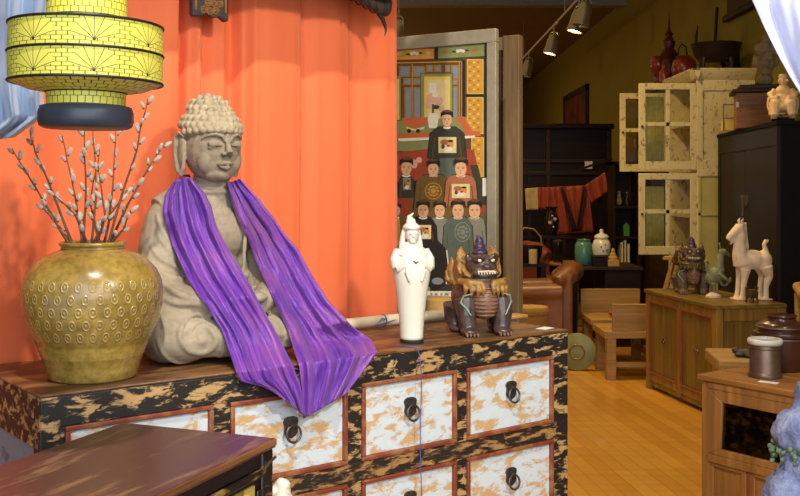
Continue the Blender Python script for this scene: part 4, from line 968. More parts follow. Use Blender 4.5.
for s in (-1,1):
    for q in (-1,1):
        g=G(); g.bar((s*.06,q*.03,.23),(s*.12,q*.045,.006),.022,.022); obj('leg',g,[M['pine']],r)
g=G(); g.box(-.10,.10,-.04,.04,.06,.075); obj('shelf',g,[M['pine']],r)

# ================================================================= BLACK CABINET
B0=Vector((2.72,8.6,0)); bv=Vector((2.58,6.88,0))-B0; bL=bv.length; bz=atan2(bv.y,bv.x)
bc=thing('black_cabinet','tall black lacquer cabinet standing behind the pottery horse','cabinet',B0,bz)
BH=1.975; g=G(); g.box(0,bL,.02,.42,.0,BH-.03); obj('carcass',g,[M['black_side']],bc,bevel=.004)
g=G(); g.box(-.01,bL+.012,-.008,.43,BH-.03,BH); obj('top_board',g,[M['black_side']],bc,bevel=.004)
for x in (0,bL-.06):
    g=G(); g.box(x,x+.06,.0,.03,0,BH-.03); obj('stile',g,[M['black_cab']],bc,bevel=.004)
g=G(); g.box(.06,bL-.06,.004,.03,BH-.17,BH-.03); obj('frieze',g,[M['black_cab']],bc,bevel=.004)
for a,c in ((.06,bL/2-.002),(bL/2+.002,bL-.06)):
    g=G(); g.box(a,c,.008,.03,.12,BH-.17); d=obj('door',g,[M['black_cab']],bc,bevel=.005)
    g=G(); s=1 if a>.5 else -1; x=bL/2+s*.05; g.lathe([(0,0),(.045,0),(.045,.004),(0,.006)],24); g.xf(Matrix.Translation((x,.008,1.42))@Matrix.Rotation(pi/2,4,'X')); obj('lock_plate',g,[M['pewter']],d)
g=G(); g.tube([(bL/2-.05,-.012,1.45),(bL/2+.05,-.012,1.45)],.008,8); g.tube([(bL/2,-.015,1.45),(bL/2+.01,-.015,1.30)],.006,8); g.tube([(bL/2+.03,-.015,1.44),(bL/2+.035,-.015,1.33)],.005,8); obj('bar_lock',g,[M['pewter']],bc)
tgp=P(739,220,7.2); 
# ivory figure, wooden box, yellow box on it
ip=P(783,120,7.02); r=thing('seated_figure','carved ivory coloured seated figure with throne on top of the black cabinet','figurine',(ip.x,7.02,BH),radians(-20)); k=7.0/F
g=G(); E=g.ell
E((0,0,.16),(.062,.05,.06)); E((0,0,.21),(.055,.042,.05)); E((0,-.005,.285),(.030,.032,.036)); E((0,0,.315),(.032,.03,.014)); g.tube([(0,0,.31),(0,0,.335)],[.03,.026],10)
for s in (-1,1):
    g.tube([(s*.05,0,.225),(s*.075,-.01,.185),(s*.07,-.04,.16),(s*.03,-.06,.165)],[.024,.026,.024,.018],10); g.tube([(s*.03,-.02,.13),(s*.055,-.06,.12),(s*.055,-.068,.05),(s*.058,-.085,.035)],[.045,.04,.03,.022],10); E((s*.095,.02,.13),(.012,.03,.05)); E((s*.09,.0,.20),(.016,.02,.016)); E((s*.028,-.03,.285),(.008,.006,.012))
    g.box(s*.06-.02,s*.06+.02,-.07,.05,.02,.06)
E((0,-.036,.283),(.006,.006,.009)); E((0,-.03,.105),(.085,.055,.04)); g.box(-.095,.095,-.03,.06,.05,.10)
for q in range(5): g.tube([(-.05+.025*q,-.058,.15),(-.055+.0275*q,-.068,.08)],.005,6)
newobj('body',fuse(g,.004,1),[M['ivory']],r,smooth=180)
g=G(); g.box(-.075,.075,-.055,.06,0,.03); obj('plinth',g,[M['black_side']],r,bevel=.004)
wb=P(735.5,127,7.75); r=thing('carved_box','carved brown camphor box with dark lid on the black cabinet','box',(wb.x,7.72,BH),radians(-14)); 
g=G(); g.box(0,.34,0,.30,0,.27); obj('body',g,[M['carved']],r,bevel=.004)
g=G(); g.box(-.035,.40,-.035,.33,.27,.30); obj('lid',g,[M['hump']],r,bevel=.008)
g=G(); g.box(-.005,.015,-.006,.0,.16,.20); obj('catch',g,[M['rim']],r)
g=G(); g.box(.02,.32,.02,.28,.30,.335); obj('lid_top',g,[M['hump']],r,bevel=.008)
yb=P(722,134,8.05); r=thing('yellow_box','small yellow box in a dark wire frame left of the carved box','box',(yb.x+.01,8.05,BH),radians(-6))
g=G(); g.box(0,.115,0,.09,0,.085); obj('body',g,[M['p_ylw']],r,bevel=.004)
g=G()
for x,y in ((0,-.006),(.118,-.006)): g.bar((x,y,0),(x,y,.21),.006,.006)
g.bar((0,-.006,.207),(.118,-.006,.207),.006,.006); g.bar((0,-.006,.10),(.118,-.006,.10),.006,.006); obj('wire_frame',g,[M['wire']],r)
mp=P(763,75,7.86); r=thing('carved_mask','pale carved wooden guardian head standing on the carved box lid','carving',(mp.x+.02,7.86,BH+.336),radians(-15))
g=G(); E=g.ell; E((0,0,.20),(.075,.07,.11)); E((0,-.06,.17),(.025,.03,.04)); E((0,-.05,.11),(.05,.03,.03)); E((0,0,.05),(.06,.06,.05)); E((0,0,.31),(.06,.06,.05)); E((0,-.01,.37),(.035,.035,.04))
for s in (-1,1): E((s*.035,-.06,.215),(.02,.016,.018)); E((s*.08,.0,.2),(.018,.03,.05)); E((s*.04,-.055,.25),(.03,.02,.012)); E((s*.055,-.01,.30),(.03,.03,.04))
newobj('head',fuse(g,.006,2),[M['maskw']],r,smooth=180)

# ================================================================= WHITE CABINET with open glazed doors
WC=Vector((2.57,9.62,0)); wc=thing('cream_cabinet','tall chipped cream cabinet with open glazed doors behind the black cabinet','cabinet',WC,-pi/2)
# local x: far -> near (0..0.92), local y: into the wall (0..0.5)
WL=.92; WH=2.50; cyd=.5
g=G(); g.box(0,.02,0,cyd,.05,WH); g.box(WL-.025,WL,0,cyd,.05,WH); g.box(0,WL,cyd-.02,cyd,.05,WH); g.box(0,WL,0,cyd,.05,.09); g.box(0,WL,0,cyd,WH-.03,WH); g.box(0,WL,0,cyd,1.655,1.69); obj('carcass',g,[M['white_cab']],wc,bevel=.003)
g=G(); g.box(0.02,WL-.025,.02,cyd-.02,2.08,2.10); g.box(0.02,WL-.025,.02,cyd-.02,1.25,1.27); g.box(0.02,WL-.025,.02,cyd-.02,.7,.72); obj('shelf',g,[M['white_cab']],wc)
g=G(); g.prism([(-.0,WH-.05),(.06,WH+.035),(.06,WH+.05),(-.0,WH+.05)],0,1,lambda a,b,d:(WL+a,-.06+d*(cyd+.06),b)); g.prism([(.0,WH-.05),(-.06,WH+.035),(-.06,WH+.05),(.02,WH+.05)],0,1,lambda a,b,d:(d*(WL+.06),a,b)); g.box(-.0,WL,-.01,cyd,WH-.01,WH+.05); obj('cornice',g,[M['white_cab']],wc,bevel=.004)
g=G()
for bx in ((.0,.05,1.68,WH-.05),(cyd-.05,cyd,1.68,WH-.05),(.05,cyd-.05,WH-.14,WH-.05),(.05,cyd-.05,1.68,1.76)): g.box(WL,WL+.012,bx[0],bx[1],bx[2],bx[3])
g.box(WL,WL+.02,0,cyd,1.62,1.68); obj('side_frame',g,[M['white_cab']],wc,bevel=.003)
g=G(); g.box(WL,WL+.006,.01,cyd-.01,.10,1.62); g.box(WL+.006,WL+.016,.01,cyd-.01,1.28,1.305); g.box(WL+.006,WL+.016,.01,.03,.1,1.62); obj('lower_side',g,[M['yg_panel']],wc)
def glazed(xh,z0,z1,curtain,w=.5):
    """door hinged at x=xh swung open at a right angle: lies in the plane x=xh, y from 0 to -w"""
    st=.055; th=.028; g=G(); x0,x1=xh-th,xh
    g.box(x0,x1,-w,-w+st,z0,z1); g.box(x0,x1,-st,0,z0,z1)
    for a,b in ((z0,z0+st*1.3),(z1-st,z1)): g.box(x0,x1,-w+st,-st,a,b)
    g.box(x0+.004,x1-.004,-w/2-.018,-w/2+.018,z0+st,z1-st); zm=(z0+z1)/2+.02; g.box(x0+.004,x1-.004,-w+st,-st,zm-.018,zm+.018)
    d=obj('glazed_door',g,[M['white_cab']],wc,bevel=.003)
    g=G(); g.box(xh-.016,xh-.012,-w+st-.005,-st+.005,z0+st,z1-st); obj('glass_panes',g,[M['glass']],d,smooth=0)
    g=G(); g.ell((xh+.012,-w+.025,(z0+z1)/2),.012); obj('door_knob',g,[M['iron']],d)
    if curtain:  # added yellow pleats stand in for bright reflections in the panes
        rows=[]
        for z in (z0+st+.005,zm,z1-st-.06):
            rows.append([(xh-.025+.005*sin(q*1.05),-w+st+.01+(w/2-st-.035)*q/40,z) for q in range(41)])
        g=G(); g.grid(rows); obj('reflection_pleats',g,[M['yel_reflection']],d,smooth=180,solid=.002)
glazed(WL+.0,1.675,2.425,True); glazed(.028,1.675,2.425,False,.47); glazed(WL+.0,.94,1.645,True)
for z in (1.25,2.08):
    pass
cp=P(697,250,9.0); r=thing('white_cup','small white cup inside the lower glazed part of the cream cabinet','cup',(2.72,8.95,1.272)); g=G(); g.lathe([(0,0),(.025,0),(.04,.05),(.042,.07),(.038,.07),(.034,.045),(0,.012)],20,closed=False); obj('bowl',g,[M['white_glaze']],r); g=G(); g.torus((.05,0,.04),.018,.005,Matrix.Rotation(pi/2,3,'X'),14,6); obj('handle',g,[M['white_glaze']],r)
# dark wardrobe beyond it, carrying the red lacquer pieces
g=None; wr=thing('dark_wardrobe','tall dark wardrobe beyond the cream cabinet','wardrobe',(2.62,11.1,0),-pi/2)
g=G(); g.box(0,1.36,0,.5,.04,2.5); obj('carcass',g,[M['dwood']],wr,bevel=.004); g=G(); g.box(-.03,1.38,-.04,.52,2.5,2.56); obj('cornice',g,[M['dwood']],wr,bevel=.01)
for a in (.04,.69):
    g=G(); g.box(a,a+.63,-.02,.0,.1,2.44); d=obj('door',g,[M['hump']],wr,bevel=.006); g=G(); g.torus((a+(.58 if a<.5 else .05),-.026,1.3),.03,.004,Matrix.Rotation(pi/2,3,'X'),16,6); obj('ring_pull',g,[M['iron']],d)
def on_top(px,Y,x=None): p=P(px,80,Y); return p.x
# red lacquer pieces on the wardrobe (top z=2.56)
zt=2.56
Yj=10.45; k=Yj/F
r=thing('red_jug','orange red lacquer jug, leftmost on the dark wardrobe','jug',(on_top(658,Yj),Yj,zt)); g=G(); g.lathe([(0,0),(.035,0),(.04,.03),(.03,.08),(.04,.13),(.075,.20),(.085,.26),(.07,.315),(.045,.33),(0,.33)],28); obj('body',g,[M['red_lacq']],r); g=G(); g.tube([(.07,0,.29),(.11,0,.25),(.10,0,.17),(.06,0,.15)],.010,8); obj('handle',g,[M['red_lacq']],r)
r=thing('pagoda_finial','tall slim dark red tiered pagoda ornament with spire above the cream cabinet','ornament',(on_top(669,10.3),10.3,zt)); g=G(); g.lathe([(0,0),(.09,0),(.10,.05),(.07,.10),(.085,.16),(.075,.24),(.06,.28),(.09,.33),(.05,.39),(.06,.42),(.065,.46),(.04,.49),(.03,.52),(0,.52)],24); obj('body',g,[M['red_dark']],r); g=G(); g.lathe([(.03,.51),(.045,.54),(.02,.57),(.012,.62),(.006,.70),(.0,.78)],14); obj('spire',g,[M['red_dark']],r)
r=thing('red_pot','round red lacquer pot with thin loop handle beside the pagoda ornament','pot',(on_top(684,9.98),9.98,zt)); g=G(); g.lathe([(0,0),(.06,0),(.10,.05),(.125,.14),(.11,.22),(.06,.27),(.0,.275)],32); obj('body',g,[M['red_lacq']],r); g=G(); g.tube([(-.06,0,.26),(-.055,0,.34),(-.02,0,.39),(.02,0,.36),(.03,0,.27)],.008,8); obj('handle',g,[M['wire']],r)
r=thing('red_bottle','small shiny red bottle in front of the pagoda ornament','bottle',(on_top(664,9.92),9.92,zt)); g=G(); g.lathe([(0,0),(.04,0),(.05,.05),(.048,.10),(.02,.14),(.022,.17),(0,.17)],24); obj('body',g,[M['red_lacq']],r); g=G(); g.ell((0,0,.18),.014); obj('stopper',g,[M['red_dark']],r)
# dark tripod basin on the cream cabinet top (z=2.55)
zt=WH+.0515; Yk=9.1
bx=P(714,60,Yk).x; r=thing('tripod_basin','large dark wooden basin on legs with tall uprights, atop the cream cabinet','basin',(bx+.02,Yk,zt),-.2)
g=G(); g.lathe([(.0,.12),(.15,.12),(.19,.16),(.215,.25),(.225,.27),(.205,.27),(.19,.24),(.16,.17),(0,.15)],36,closed=False); obj('bowl',g,[M['dwood']],r,smooth=50)
for i in range(4):
    a=pi/4+i*pi/2; g=G(); g.tube([(.15*cos(a),.15*sin(a),.16),(.175*cos(a),.175*sin(a),.08),(.165*cos(a),.165*sin(a),0)],[.022,.018,.015],8); obj('leg',g,[M['dwood']],r)
for x,hh in ((-.17,.46),(.0,.62)):
    g=G(); g.tube([(x,.12,.24),(x+.005,.12,.36),(x+.02,.12,hh)],[.026,.030,.006 if x<0 else .03],10,flat=.5); obj('upright',g,[M['dwood']],r)
dp=P(746,45,9.0); r=thing('round_charger','dark round charger leaning at the right end of the cream cabinet top','plate',(dp.x+.0,9.42,zt),.5); g=G(); g.lathe([(0,0),(.10,.0),(.17,.022),(.175,.028),(.10,.012),(0,.010)],40,closed=False); g.xf(Matrix.Translation((0,0,.172))@Matrix.Rotation(radians(78),4,'X')); obj('dish',g,[M['dwood']],r); g=G(); g.torus((0,0,0),.172,.007,seg=40); g.xf(Matrix.Translation((0,-.024,.177))@Matrix.Rotation(radians(78),4,'X')); obj('rim',g,[M['hump']],r)
# hanging carved plaque and red panel on the right wall
r=thing('wall_plaque','dark carved plaque hanging high on the olive right wall','plaque',(WX-.002,0,0))
a=P(727,20,9.75); b2=P(748,12,9.2); g=G(); g.box(-.03,0,8.95,9.75,3.16,4.0); obj('board',g,[M['hump']],r,bevel=.01); g=G(); g.box(-.06,0,8.9,9.8,3.13,3.19); obj('ledge',g,[M['dwood']],r,bevel=.01)
g=G()
for q in range(5): g.torus((-.032,9.08+.135*q,3.45),.05,.012,Matrix.Rotation(pi/2,3,'Y'),14,6)
obj('carved_scroll',g,[M['dwood']],r)
r=thing('red_wall_panel','faded dark red panel hanging on the far right wall above the dark cabinets','wall hanging',(WX-.002,0,0)); g=G(); g.box(-.03,0,17.1,19.3,1.8,3.2); obj('panel',g,[M['poster']],r); g=G(); g.box(-.05,0,17.0,17.1,1.8,3.3); g.box(-.05,0,19.3,19.4,1.8,3.3); g.box(-.05,0,17.0,19.4,3.2,3.3); obj('frame',g,[M['hump']],r)

# ================================================================= CORNER BENCH
bn=thing('box_bench','pale pine bench with square end panels on the honey floor','bench',(1.64,7.92,0))
# local: y along (0 near .. 1.05 far), x across (0..0.5)
g=G(); g.box(-.03,.50,-.01,.50,.33,.385); obj('seat_board',g,[M['pine2']],bn,bevel=.005); g=G(); g.box(-.03,.50,.53,1.06,.36,.41); obj('seat_board',g,[M['pine2']],bn,bevel=.005)
g=G(); g.box(.035,.50,0,.035,.385,.60); obj('arm_panel',g,[M['pine2']],bn,bevel=.006); g=G(); g.box(-.03,.50,1.03,1.065,.41,.62); obj('arm_panel',g,[M['pine2']],bn,bevel=.006)
for x,y,t in ((-.01,.0,.33),(-.01,.98,.36),(.42,.0,.33),(.42,.98,.36),(.0,.44,.33)):
    g=G(); g.box(x,x+.075,y,y+.075,0,t); obj('leg',g,[M['pine2']],bn,bevel=.004)
g=G(); g.box(.065,.42,.02,.05,.10,.14); obj('stretcher',g,[M['pine2']],bn); g=G(); g.box(.44,.48,.07,.98,.10,.14); obj('stretcher',g,[M['pine2']],bn)
r=thing('red_cushion','small red patterned pouch lying on the bench seat','pouch',(1.84,8.62,.412),.4); g=G(); g.ell((0,0,.035),(.06,.045,.034)); g.ell((.03,.01,.055),(.03,.03,.03)); newobj('pouch',fuse(g,.006,2),[M['red_cloth']],r,smooth=180); g=G(); g.torus((.03,.01,.075),.014,.005,seg=14); obj('tie',g,[M['lion_ochre']],r)
q=P(575,338,8.9); r=thing('green_disc','sage green round plate standing on edge beside the bench leg','plate',(q.x-.075,8.36,0),-.3)
g=G(); g.lathe([(0,-.02),(.12,-.02),(.15,-.008),(.155,.01),(.14,.02),(.0,.02)],40); g.xf(Matrix.Translation((0,0,.155))@Matrix.Rotation(radians(84),4,'X')); obj('dish',g,[M['green_disc']],r); g=G(); g.torus((0,0,0),.06,.008,seg=30); g.xf(Matrix.Translation((0,-.02,.155))@Matrix.Rotation(radians(84),4,'X')); obj('ring',g,[M['oak']],r)

# ================================================================= ARMCHAIRS, STOOL
def armchair(name,label,loc,rz,mat,w=.62,d=.62,sh=.40,ah=.60,bh=.80):
    r=thing(name,label,'armchair',loc,rz,None)
    g=G(); g.box(-w/2+.12,w/2-.12,-d/2,d/2-.14,.12,sh); g2=g; obj('seat',g,[mat],r,bevel=.04)
    for s in (-1,1):
        g=G(); g.tube([(s*(w/2-.07),-d/2+.02,ah-.07),(s*(w/2-.07),d/2-.1,ah-.05)],.08,16); g.box(s*(w/2-.07)-.06,s*(w/2-.07)+.06,-d/2+.03,d/2-.1,.10,ah-.06); newobj('armrest',fuse(g,.014,4),[mat],r,smooth=180)
    g=G()
    for i in range(13):
        a=-pi*.0+pi*i/12; 
    g.tube([(-w/2+.06,d/2-.16,bh-.13),(-w/2+.14,d/2-.05,bh-.06),(0,d/2-.0,bh-.05),(w/2-.14,d/2-.05,bh-.06),(w/2-.06,d/2-.16,bh-.13)],[.07,.085,.09,.085,.07],14); g.box(-w/2+.04,w/2-.04,d/2-.16,d/2-.02,.10,bh-.06); newobj('backrest',fuse(g,.014,5),[mat],r,smooth=180)
    for x in (-1,1):
        for y in (-1,1):
            g=G(); g.tube([(x*(w/2-.08),y*(d/2-.10),.13),(x*(w/2-.07),y*(d/2-.08),0)],[.025,.018],10); obj('leg',g,[M['dwood']],r)
    return r
armchair('leather_armchair','brown leather tub armchair with rolled back between post and bench',(1.24,9.08,0),-pi/2-.15,M['leather'],.72,.66,.40,.66,.82)
armchair('leather_armchair','reddish leather chair with rounded back behind the brown leather armchair',(1.36,10.35,0),.1,M['leather_red'],.52,.55,.42,.60,.93)
q=P(531,306,8.05); r=thing('drum_stool','round tan upholstered drum stool just right of the timber post','stool',(q.x,8.05,0)); g=G(); g.lathe([(0,0),(.12,0),(.135,.03),(.14,.25),(.135,q.z-.07),(.12,q.z-.06),(0,q.z-.06)],36); obj('drum',g,[M['fabric_tan']],r); g=G(); g.lathe([(0,q.z-.06),(.14,q.z-.06),(.148,q.z-.03),(.135,q.z-.003),(0,q.z)],36); obj('cushion',g,[M['fabric_tan']],r,smooth=60)

# ================================================================= DARK TABLE with jars
tb=thing('dark_table','dark square side table carrying the celadon and white jars','table',(1.64,9.60,0))
g=G(); g.box(.32,.66,0,.62,.0,.735); obj('cabinet_block',g,[M['dwood']],tb,bevel=.006); g=G(); g.box(0,.68,-.02,.64,.735,.765); obj('table_top',g,[M['hump']],tb,bevel=.005)
for y in (.04,.58):
    g=G(); g.box(.02,.06,y-.02,y+.02,0,.735); obj('leg',g,[M['dwood']],tb)
r=thing('celadon_jar','blue green celadon jar on the dark table, left of the white ginger jar','jar',(P(583.5,250,9.85).x,9.85,.766)); g=G(); g.lathe([(0,0),(.06,0),(.082,.025),(.086,.10),(.084,.19),(.068,.225),(.06,.23),(0,.23)],32); obj('body',g,[M['celadon']],r); g=G(); g.lathe([(.055,.228),(.062,.232),(.066,.25),(.058,.252),(.05,.24),(.05,.228)],32,closed=False); obj('rim',g,[M['celadon']],r)
r=thing('ginger_jar','white lidded ginger jar with painted sprays on the dark table','jar',(P(601.5,250,10.02).x,10.02,.766)); g=G(); g.lathe([(0,0),(.06,0),(.07,.04),(.09,.13),(.092,.19),(.075,.235),(.055,.25),(0,.25)],32); obj('body',g,[M['white_glaze']],r)
g=G(); g.lathe([(0,.25),(.07,.25),(.075,.265),(.055,.29),(.02,.305),(.016,.315),(.022,.33),(.01,.345),(0,.345)],28); obj('lid',g,[M['white_glaze']],r)
g=G()
for x,z in ((-.02,.17),(.02,.19),(.0,.13),(.035,.14)): g.ell((x,-.086,z),(.010,.008,.010),None,8,6)
obj('painted_spray',g,[M['p_rust']],r)
r=thing('dark_casket','small dark wooden casket in front of the white ginger jar','box',(P(592.5,262,9.72).x,9.72,.766)); g=G(); g.box(0,.135,-.05,.05,0,.085); obj('body',g,[M['dwood']],r,bevel=.004); g=G(); g.box(-.006,.141,-.056,.056,.085,.105); obj('lid',g,[M['hump']],r,bevel=.004)
r=thing('gold_figurine','small golden seated figurine on the right of the dark table','figurine',(P(613,264,9.70).x,9.70,.766)); g=G(); g.box(-.055,.055,-.04,.04,0,.06); g.ell((0,0,.075),(.05,.04,.03)); g.ell((0,0,.105),(.032,.028,.035)); g.ell((0,-.003,.145),(.02,.02,.022)); g.ell((0,0,.165),.009); newobj('body',fuse(g,.004,2),[M['fabric_tan']],r,smooth=180)
# dark bookcase with its small things
bk=thing('dark_bookcase','narrow dark open bookcase behind the jars','bookcase',(P(613,200,10.55).x,10.55,0)); bw=.28
g=G(); g.box(0,.025,0,.3,0,1.80); g.box(bw-.025,bw,0,.3,0,1.80); g.box(0,bw,.28,.3,0,1.8); g.box(0,bw,0,.3,1.77,1.8); obj('carcass',g,[M['dwood']],bk)
for z in (.70,1.0,1.32):
    g=G(); g.box(.025,bw-.025,0,.28,z-.012,z+.012); obj('shelf',g,[M['dwood']],bk)
bx0=bk.location.x
for i,(x,w,hh) in enumerate(((.085,.026,.24),(.118,.024,.26),(.15,.03,.22))):
    r=thing('cream_book',('cream book, left of three upright on the bookcase shelf','tallest cream book, middle of three upright on the bookcase shelf','cream book, right of three upright on the bookcase shelf')[i],'book',(bx0+x,10.56,.7125),0,'cream books in the dark bookcase'); g=G(); g.box(0,w,0,.003,0,hh); g.box(0,.003,0,.16,0,hh); g.box(w-.003,w,0,.16,0,hh); obj('cover',g,[M['book']],r); g=G(); g.box(.003,w-.003,.003,.155,.004,hh-.004); obj('pages',g,[M['roll']],r)
r=thing('shelf_figure','pale small figure standing on the upper shelf of the dark bookcase','figurine',(bx0+.085,10.65,1.333)); g=G(); g.ell((0,0,.045),(.035,.03,.045)); g.ell((0,0,.10),(.022,.02,.03)); g.ell((0,0,.14),(.018,.018,.02)); newobj('body',fuse(g,.004,2),[M['maskw']],r,smooth=180)
r=thing('dark_flask','dark glass flask on the upper bookcase shelf beside the pale figure','flask',(bx0+.17,10.65,1.333)); g=G(); g.lathe([(0,0),(.03,0),(.035,.05),(.015,.09),(.012,.13),(0,.13)],16); obj('body',g,[M['dkvase']],r); g=G(); g.ell((0,0,.135),.012); obj('stopper',g,[M['maskw']],r)
r=thing('green_carton','small green carton standing on the middle bookcase shelf','carton',(bx0+.155,10.62,1.0135)); g=G(); g.box(-.03,.03,-.02,.02,0,.12); obj('body',g,[M['greenbottle']],r,bevel=.003); g=G(); g.box(-.012,.012,-.014,.014,.12,.14); obj('cap',g,[M['greenbottle']],r)
# ================================================================= BACK WALL OF DARK CABINETS, ROBE
dc=thing('dark_wall_cabinet','wide very dark cabinet with shelves across the far end','cabinet',(.3,13.0,0)); DW=2.48; DHt=2.30
g=G(); g.box(0,DW,.25,.6,0,DHt); obj('carcass',g,[M['dwood']],dc); g=G(); g.box(-.04,DW+.03,.16,.64,DHt,DHt+.07); obj('cornice',g,[M['dwood']],dc,bevel=.015)
for x in (0,.8,1.62,DW-.06):
    g=G(); g.box(x,x+.06,.2,.26,0,DHt); obj('stile',g,[M['hump']],dc,bevel=.006)
for z in (1.86,1.70,.85,.1):
    g=G(); g.box(.06,DW-.06,.205,.255,z,z+.05); obj('rail',g,[M['hump']],dc,bevel=.006)
q=P(589,165,13.15); g=G(); g.box(q.x-.05,q.x+.05,13.18,13.186,q.z-.05,q.z+.05); tag(obj('notice_card',g,[M['card']]),'small white square card on the dark far cabinet','card')
# rod with the rust red robe
RY=12.3
rk=thing('robe_stand','dark wooden stand holding the spread rust red robe','stand',(P(566,190,RY).x,RY,0))
zr=1.72
g=G(); g.bar((-.55,0,zr-.02),(.0,0,zr-.02),.03,.03); g.bar((0,0,zr-.02),(.56,0,zr+.16),.03,.03); obj('cross_bar',g,[M['dwood']],rk)
for x in (-.45,.42):
    g=G(); g.bar((x,.03,0),(x,.03,zr-.02+(.13 if x>0 else 0)),.04,.04); obj('post',g,[M['dwood']],rk); g=G(); g.bar((x,-.2,.03),(x,.2,.03),.05,.05); obj('foot',g,[M['dwood']],rk)
def rp(px,py): p=P(px,py,RY-.05); return (p.x-rk.location.x,p.z)
rb=thing('silk_robe','rust red silk robe with dark bands spread open on the far stand','robe',(rk.location.x,RY-.05,0))
def cloth(polyrows,name,mats,par,d0=0):
    rows=[]
    for (a,b2,n) in polyrows: pass
def sheet(c00,c10,c11,c01,name,mat,par,amp=.02,nf=4,off=0):
    rows=[]
    for i in range(14):
        row=[]
        for j in range(40):
            u=j/39; v=i/13; t=[rp(*c) for c in (c00,c10,c11,c01)]
            x=(t[0][0]*(1-u)+t[1][0]*u)*(1-v)+(t[3][0]*(1-u)+t[2][0]*u)*v; z=(t[0][1]*(1-u)+t[1][1]*u)*(1-v)+(t[3][1]*(1-u)+t[2][1]*u)*v
            row.append((x,-off-amp*sin(u*nf*2*pi+v*1.2)*(.3+.7*v),z))
        rows.append(row)
    g=G(); g.grid(rows); return obj(name,g,[mat],par,smooth=180,solid=.004)
sheet((550,187),(588,185),(593,232),(557,234),'robe_body',M['red_cloth'],rb,.03,4)
sheet((537,187.5),(553,187),(556,211),(538,208),'sleeve',M['red_cloth'],rb,.02,2,.005); sheet((584,186),(605,172),(608,191),(591,203),'sleeve',M['red_cloth'],rb,.02,2,.005)
sheet((525,188.5),(537.5,187.5),(538,209.5),(526,210),'cuff',M['cuff'],rb,.01,1,.008)
sheet((559,187),(563,187),(577,231),(571,232),'dark_band',M['dark_fold'],rb,.02,1,.045); sheet((582,186),(586,186),(580,231),(575,231),'dark_band',M['dark_fold'],rb,.02,1,.047)
r=thing('black_vase','black vase with pale painted flowers in front of the robe','vase',(P(552,230,11.75).x-.0,11.8,0)); zz=P(552,236,11.6).z
g=G(); g.box(-.16,.16,-.16,.16,zz-.03,zz); obj('stand_top',g,[M['dwood']],r)
for s in (-1,1):
    for u in (-1,1):
        g=G(); g.box(s*.13-.02,s*.13+.02,u*.13-.02,u*.13+.02,0,zz-.03); obj('stand_leg',g,[M['dwood']],r)
g=G(); g.lathe([(0,zz),(.06,zz),(.085,zz+.08),(.09,zz+.18),(.06,zz+.27),(.055,zz+.30),(.075,zz+.335),(0,zz+.33)],28); obj('body',g,[M['dkvase']],r)
for x,z,s in ((-.03,.15,.02),(.03,.19,.022),(.01,.10,.014),(.0,.23,.012)):
    g=G(); g.ell((x,-.082,zz+z),(s,.014,s),None,10,7); obj('painted_flower',g,[M['roll']],r)
# round table with basket, pot and bottle left of the chairs
rt=thing('round_table','small round pale topped table behind the leather chairs','table',(P(566,262,11.2).x+.1,11.2,0)); zt2=P(566,262,11.2).z
g=G(); g.lathe([(0,zt2-.03),(.30,zt2-.03),(.31,zt2-.015),(.30,zt2),(0,zt2)],40); obj('table_top',g,[M['pine']],rt); g=G(); g.lathe([(0,.0),(.2,0),(.2,.03),(.05,.06),(.04,zt2-.05),(.10,zt2-.03),(0,zt2-.03)],28); obj('pedestal',g,[M['oak']],rt)
r=thing('black_canister','slim dark metal canister with pale lid on the round table','canister',(P(552.5,260,11.2).x+.06,11.2,zt2)); g=G(); g.lathe([(0,0),(.05,0),(.055,.02),(.05,.14),(.06,.18),(.055,.22),(0,.22)],24); obj('body',g,[M['dkvase']],r); g=G(); g.lathe([(0,.22),(.058,.22),(.06,.235),(.03,.25),(0,.25)],24); obj('lid',g,[M['pewter']],r)
ct=thing('corner_table','dark small table at the timber post carrying a basket','table',(P(533,268,9.8).x-.12,9.72,0)); z3=.80
g=G(); g.box(-.22,.22,-.2,.2,z3-.03,z3); obj('table_top',g,[M['dwood']],ct)
for s in (-1,1):
    for u in (-1,1):
        g=G(); g.box(s*.19-.02,s*.19+.02,u*.17-.02,u*.17+.02,0,z3-.03); obj('leg',g,[M['dwood']],ct)
r=thing('handled_basket','dark basket with a tall bent cane handle beside the timber post','basket',(ct.location.x+.07,9.74,z3)); g=G(); g.lathe([(0,0),(.10,0),(.13,.10),(.135,.16),(.125,.16),(.11,.08),(0,.02)],28,closed=False); obj('bowl',g,[M['dwood']],r); g=G(); g.tube([(-.13,0,.14),(-.12,0,.26),(-.04,0,.335),(.05,0,.32),(.115,0,.25),(.13,0,.14)],.009,8); obj('handle',g,[M['pine2']],r)
r=thing('cream_candle','short cream pillar candle in front of the handled basket','candle',(ct.location.x+.09,9.57,z3)); g=G(); g.lathe([(0,0),(.04,0),(.04,.13),(.036,.135),(0,.13)],20); obj('wax',g,[M['cuff']],r); g=G(); g.tube([(0,0,.13),(.002,0,.15)],.002,5); obj('wick',g,[M['wire']],r)

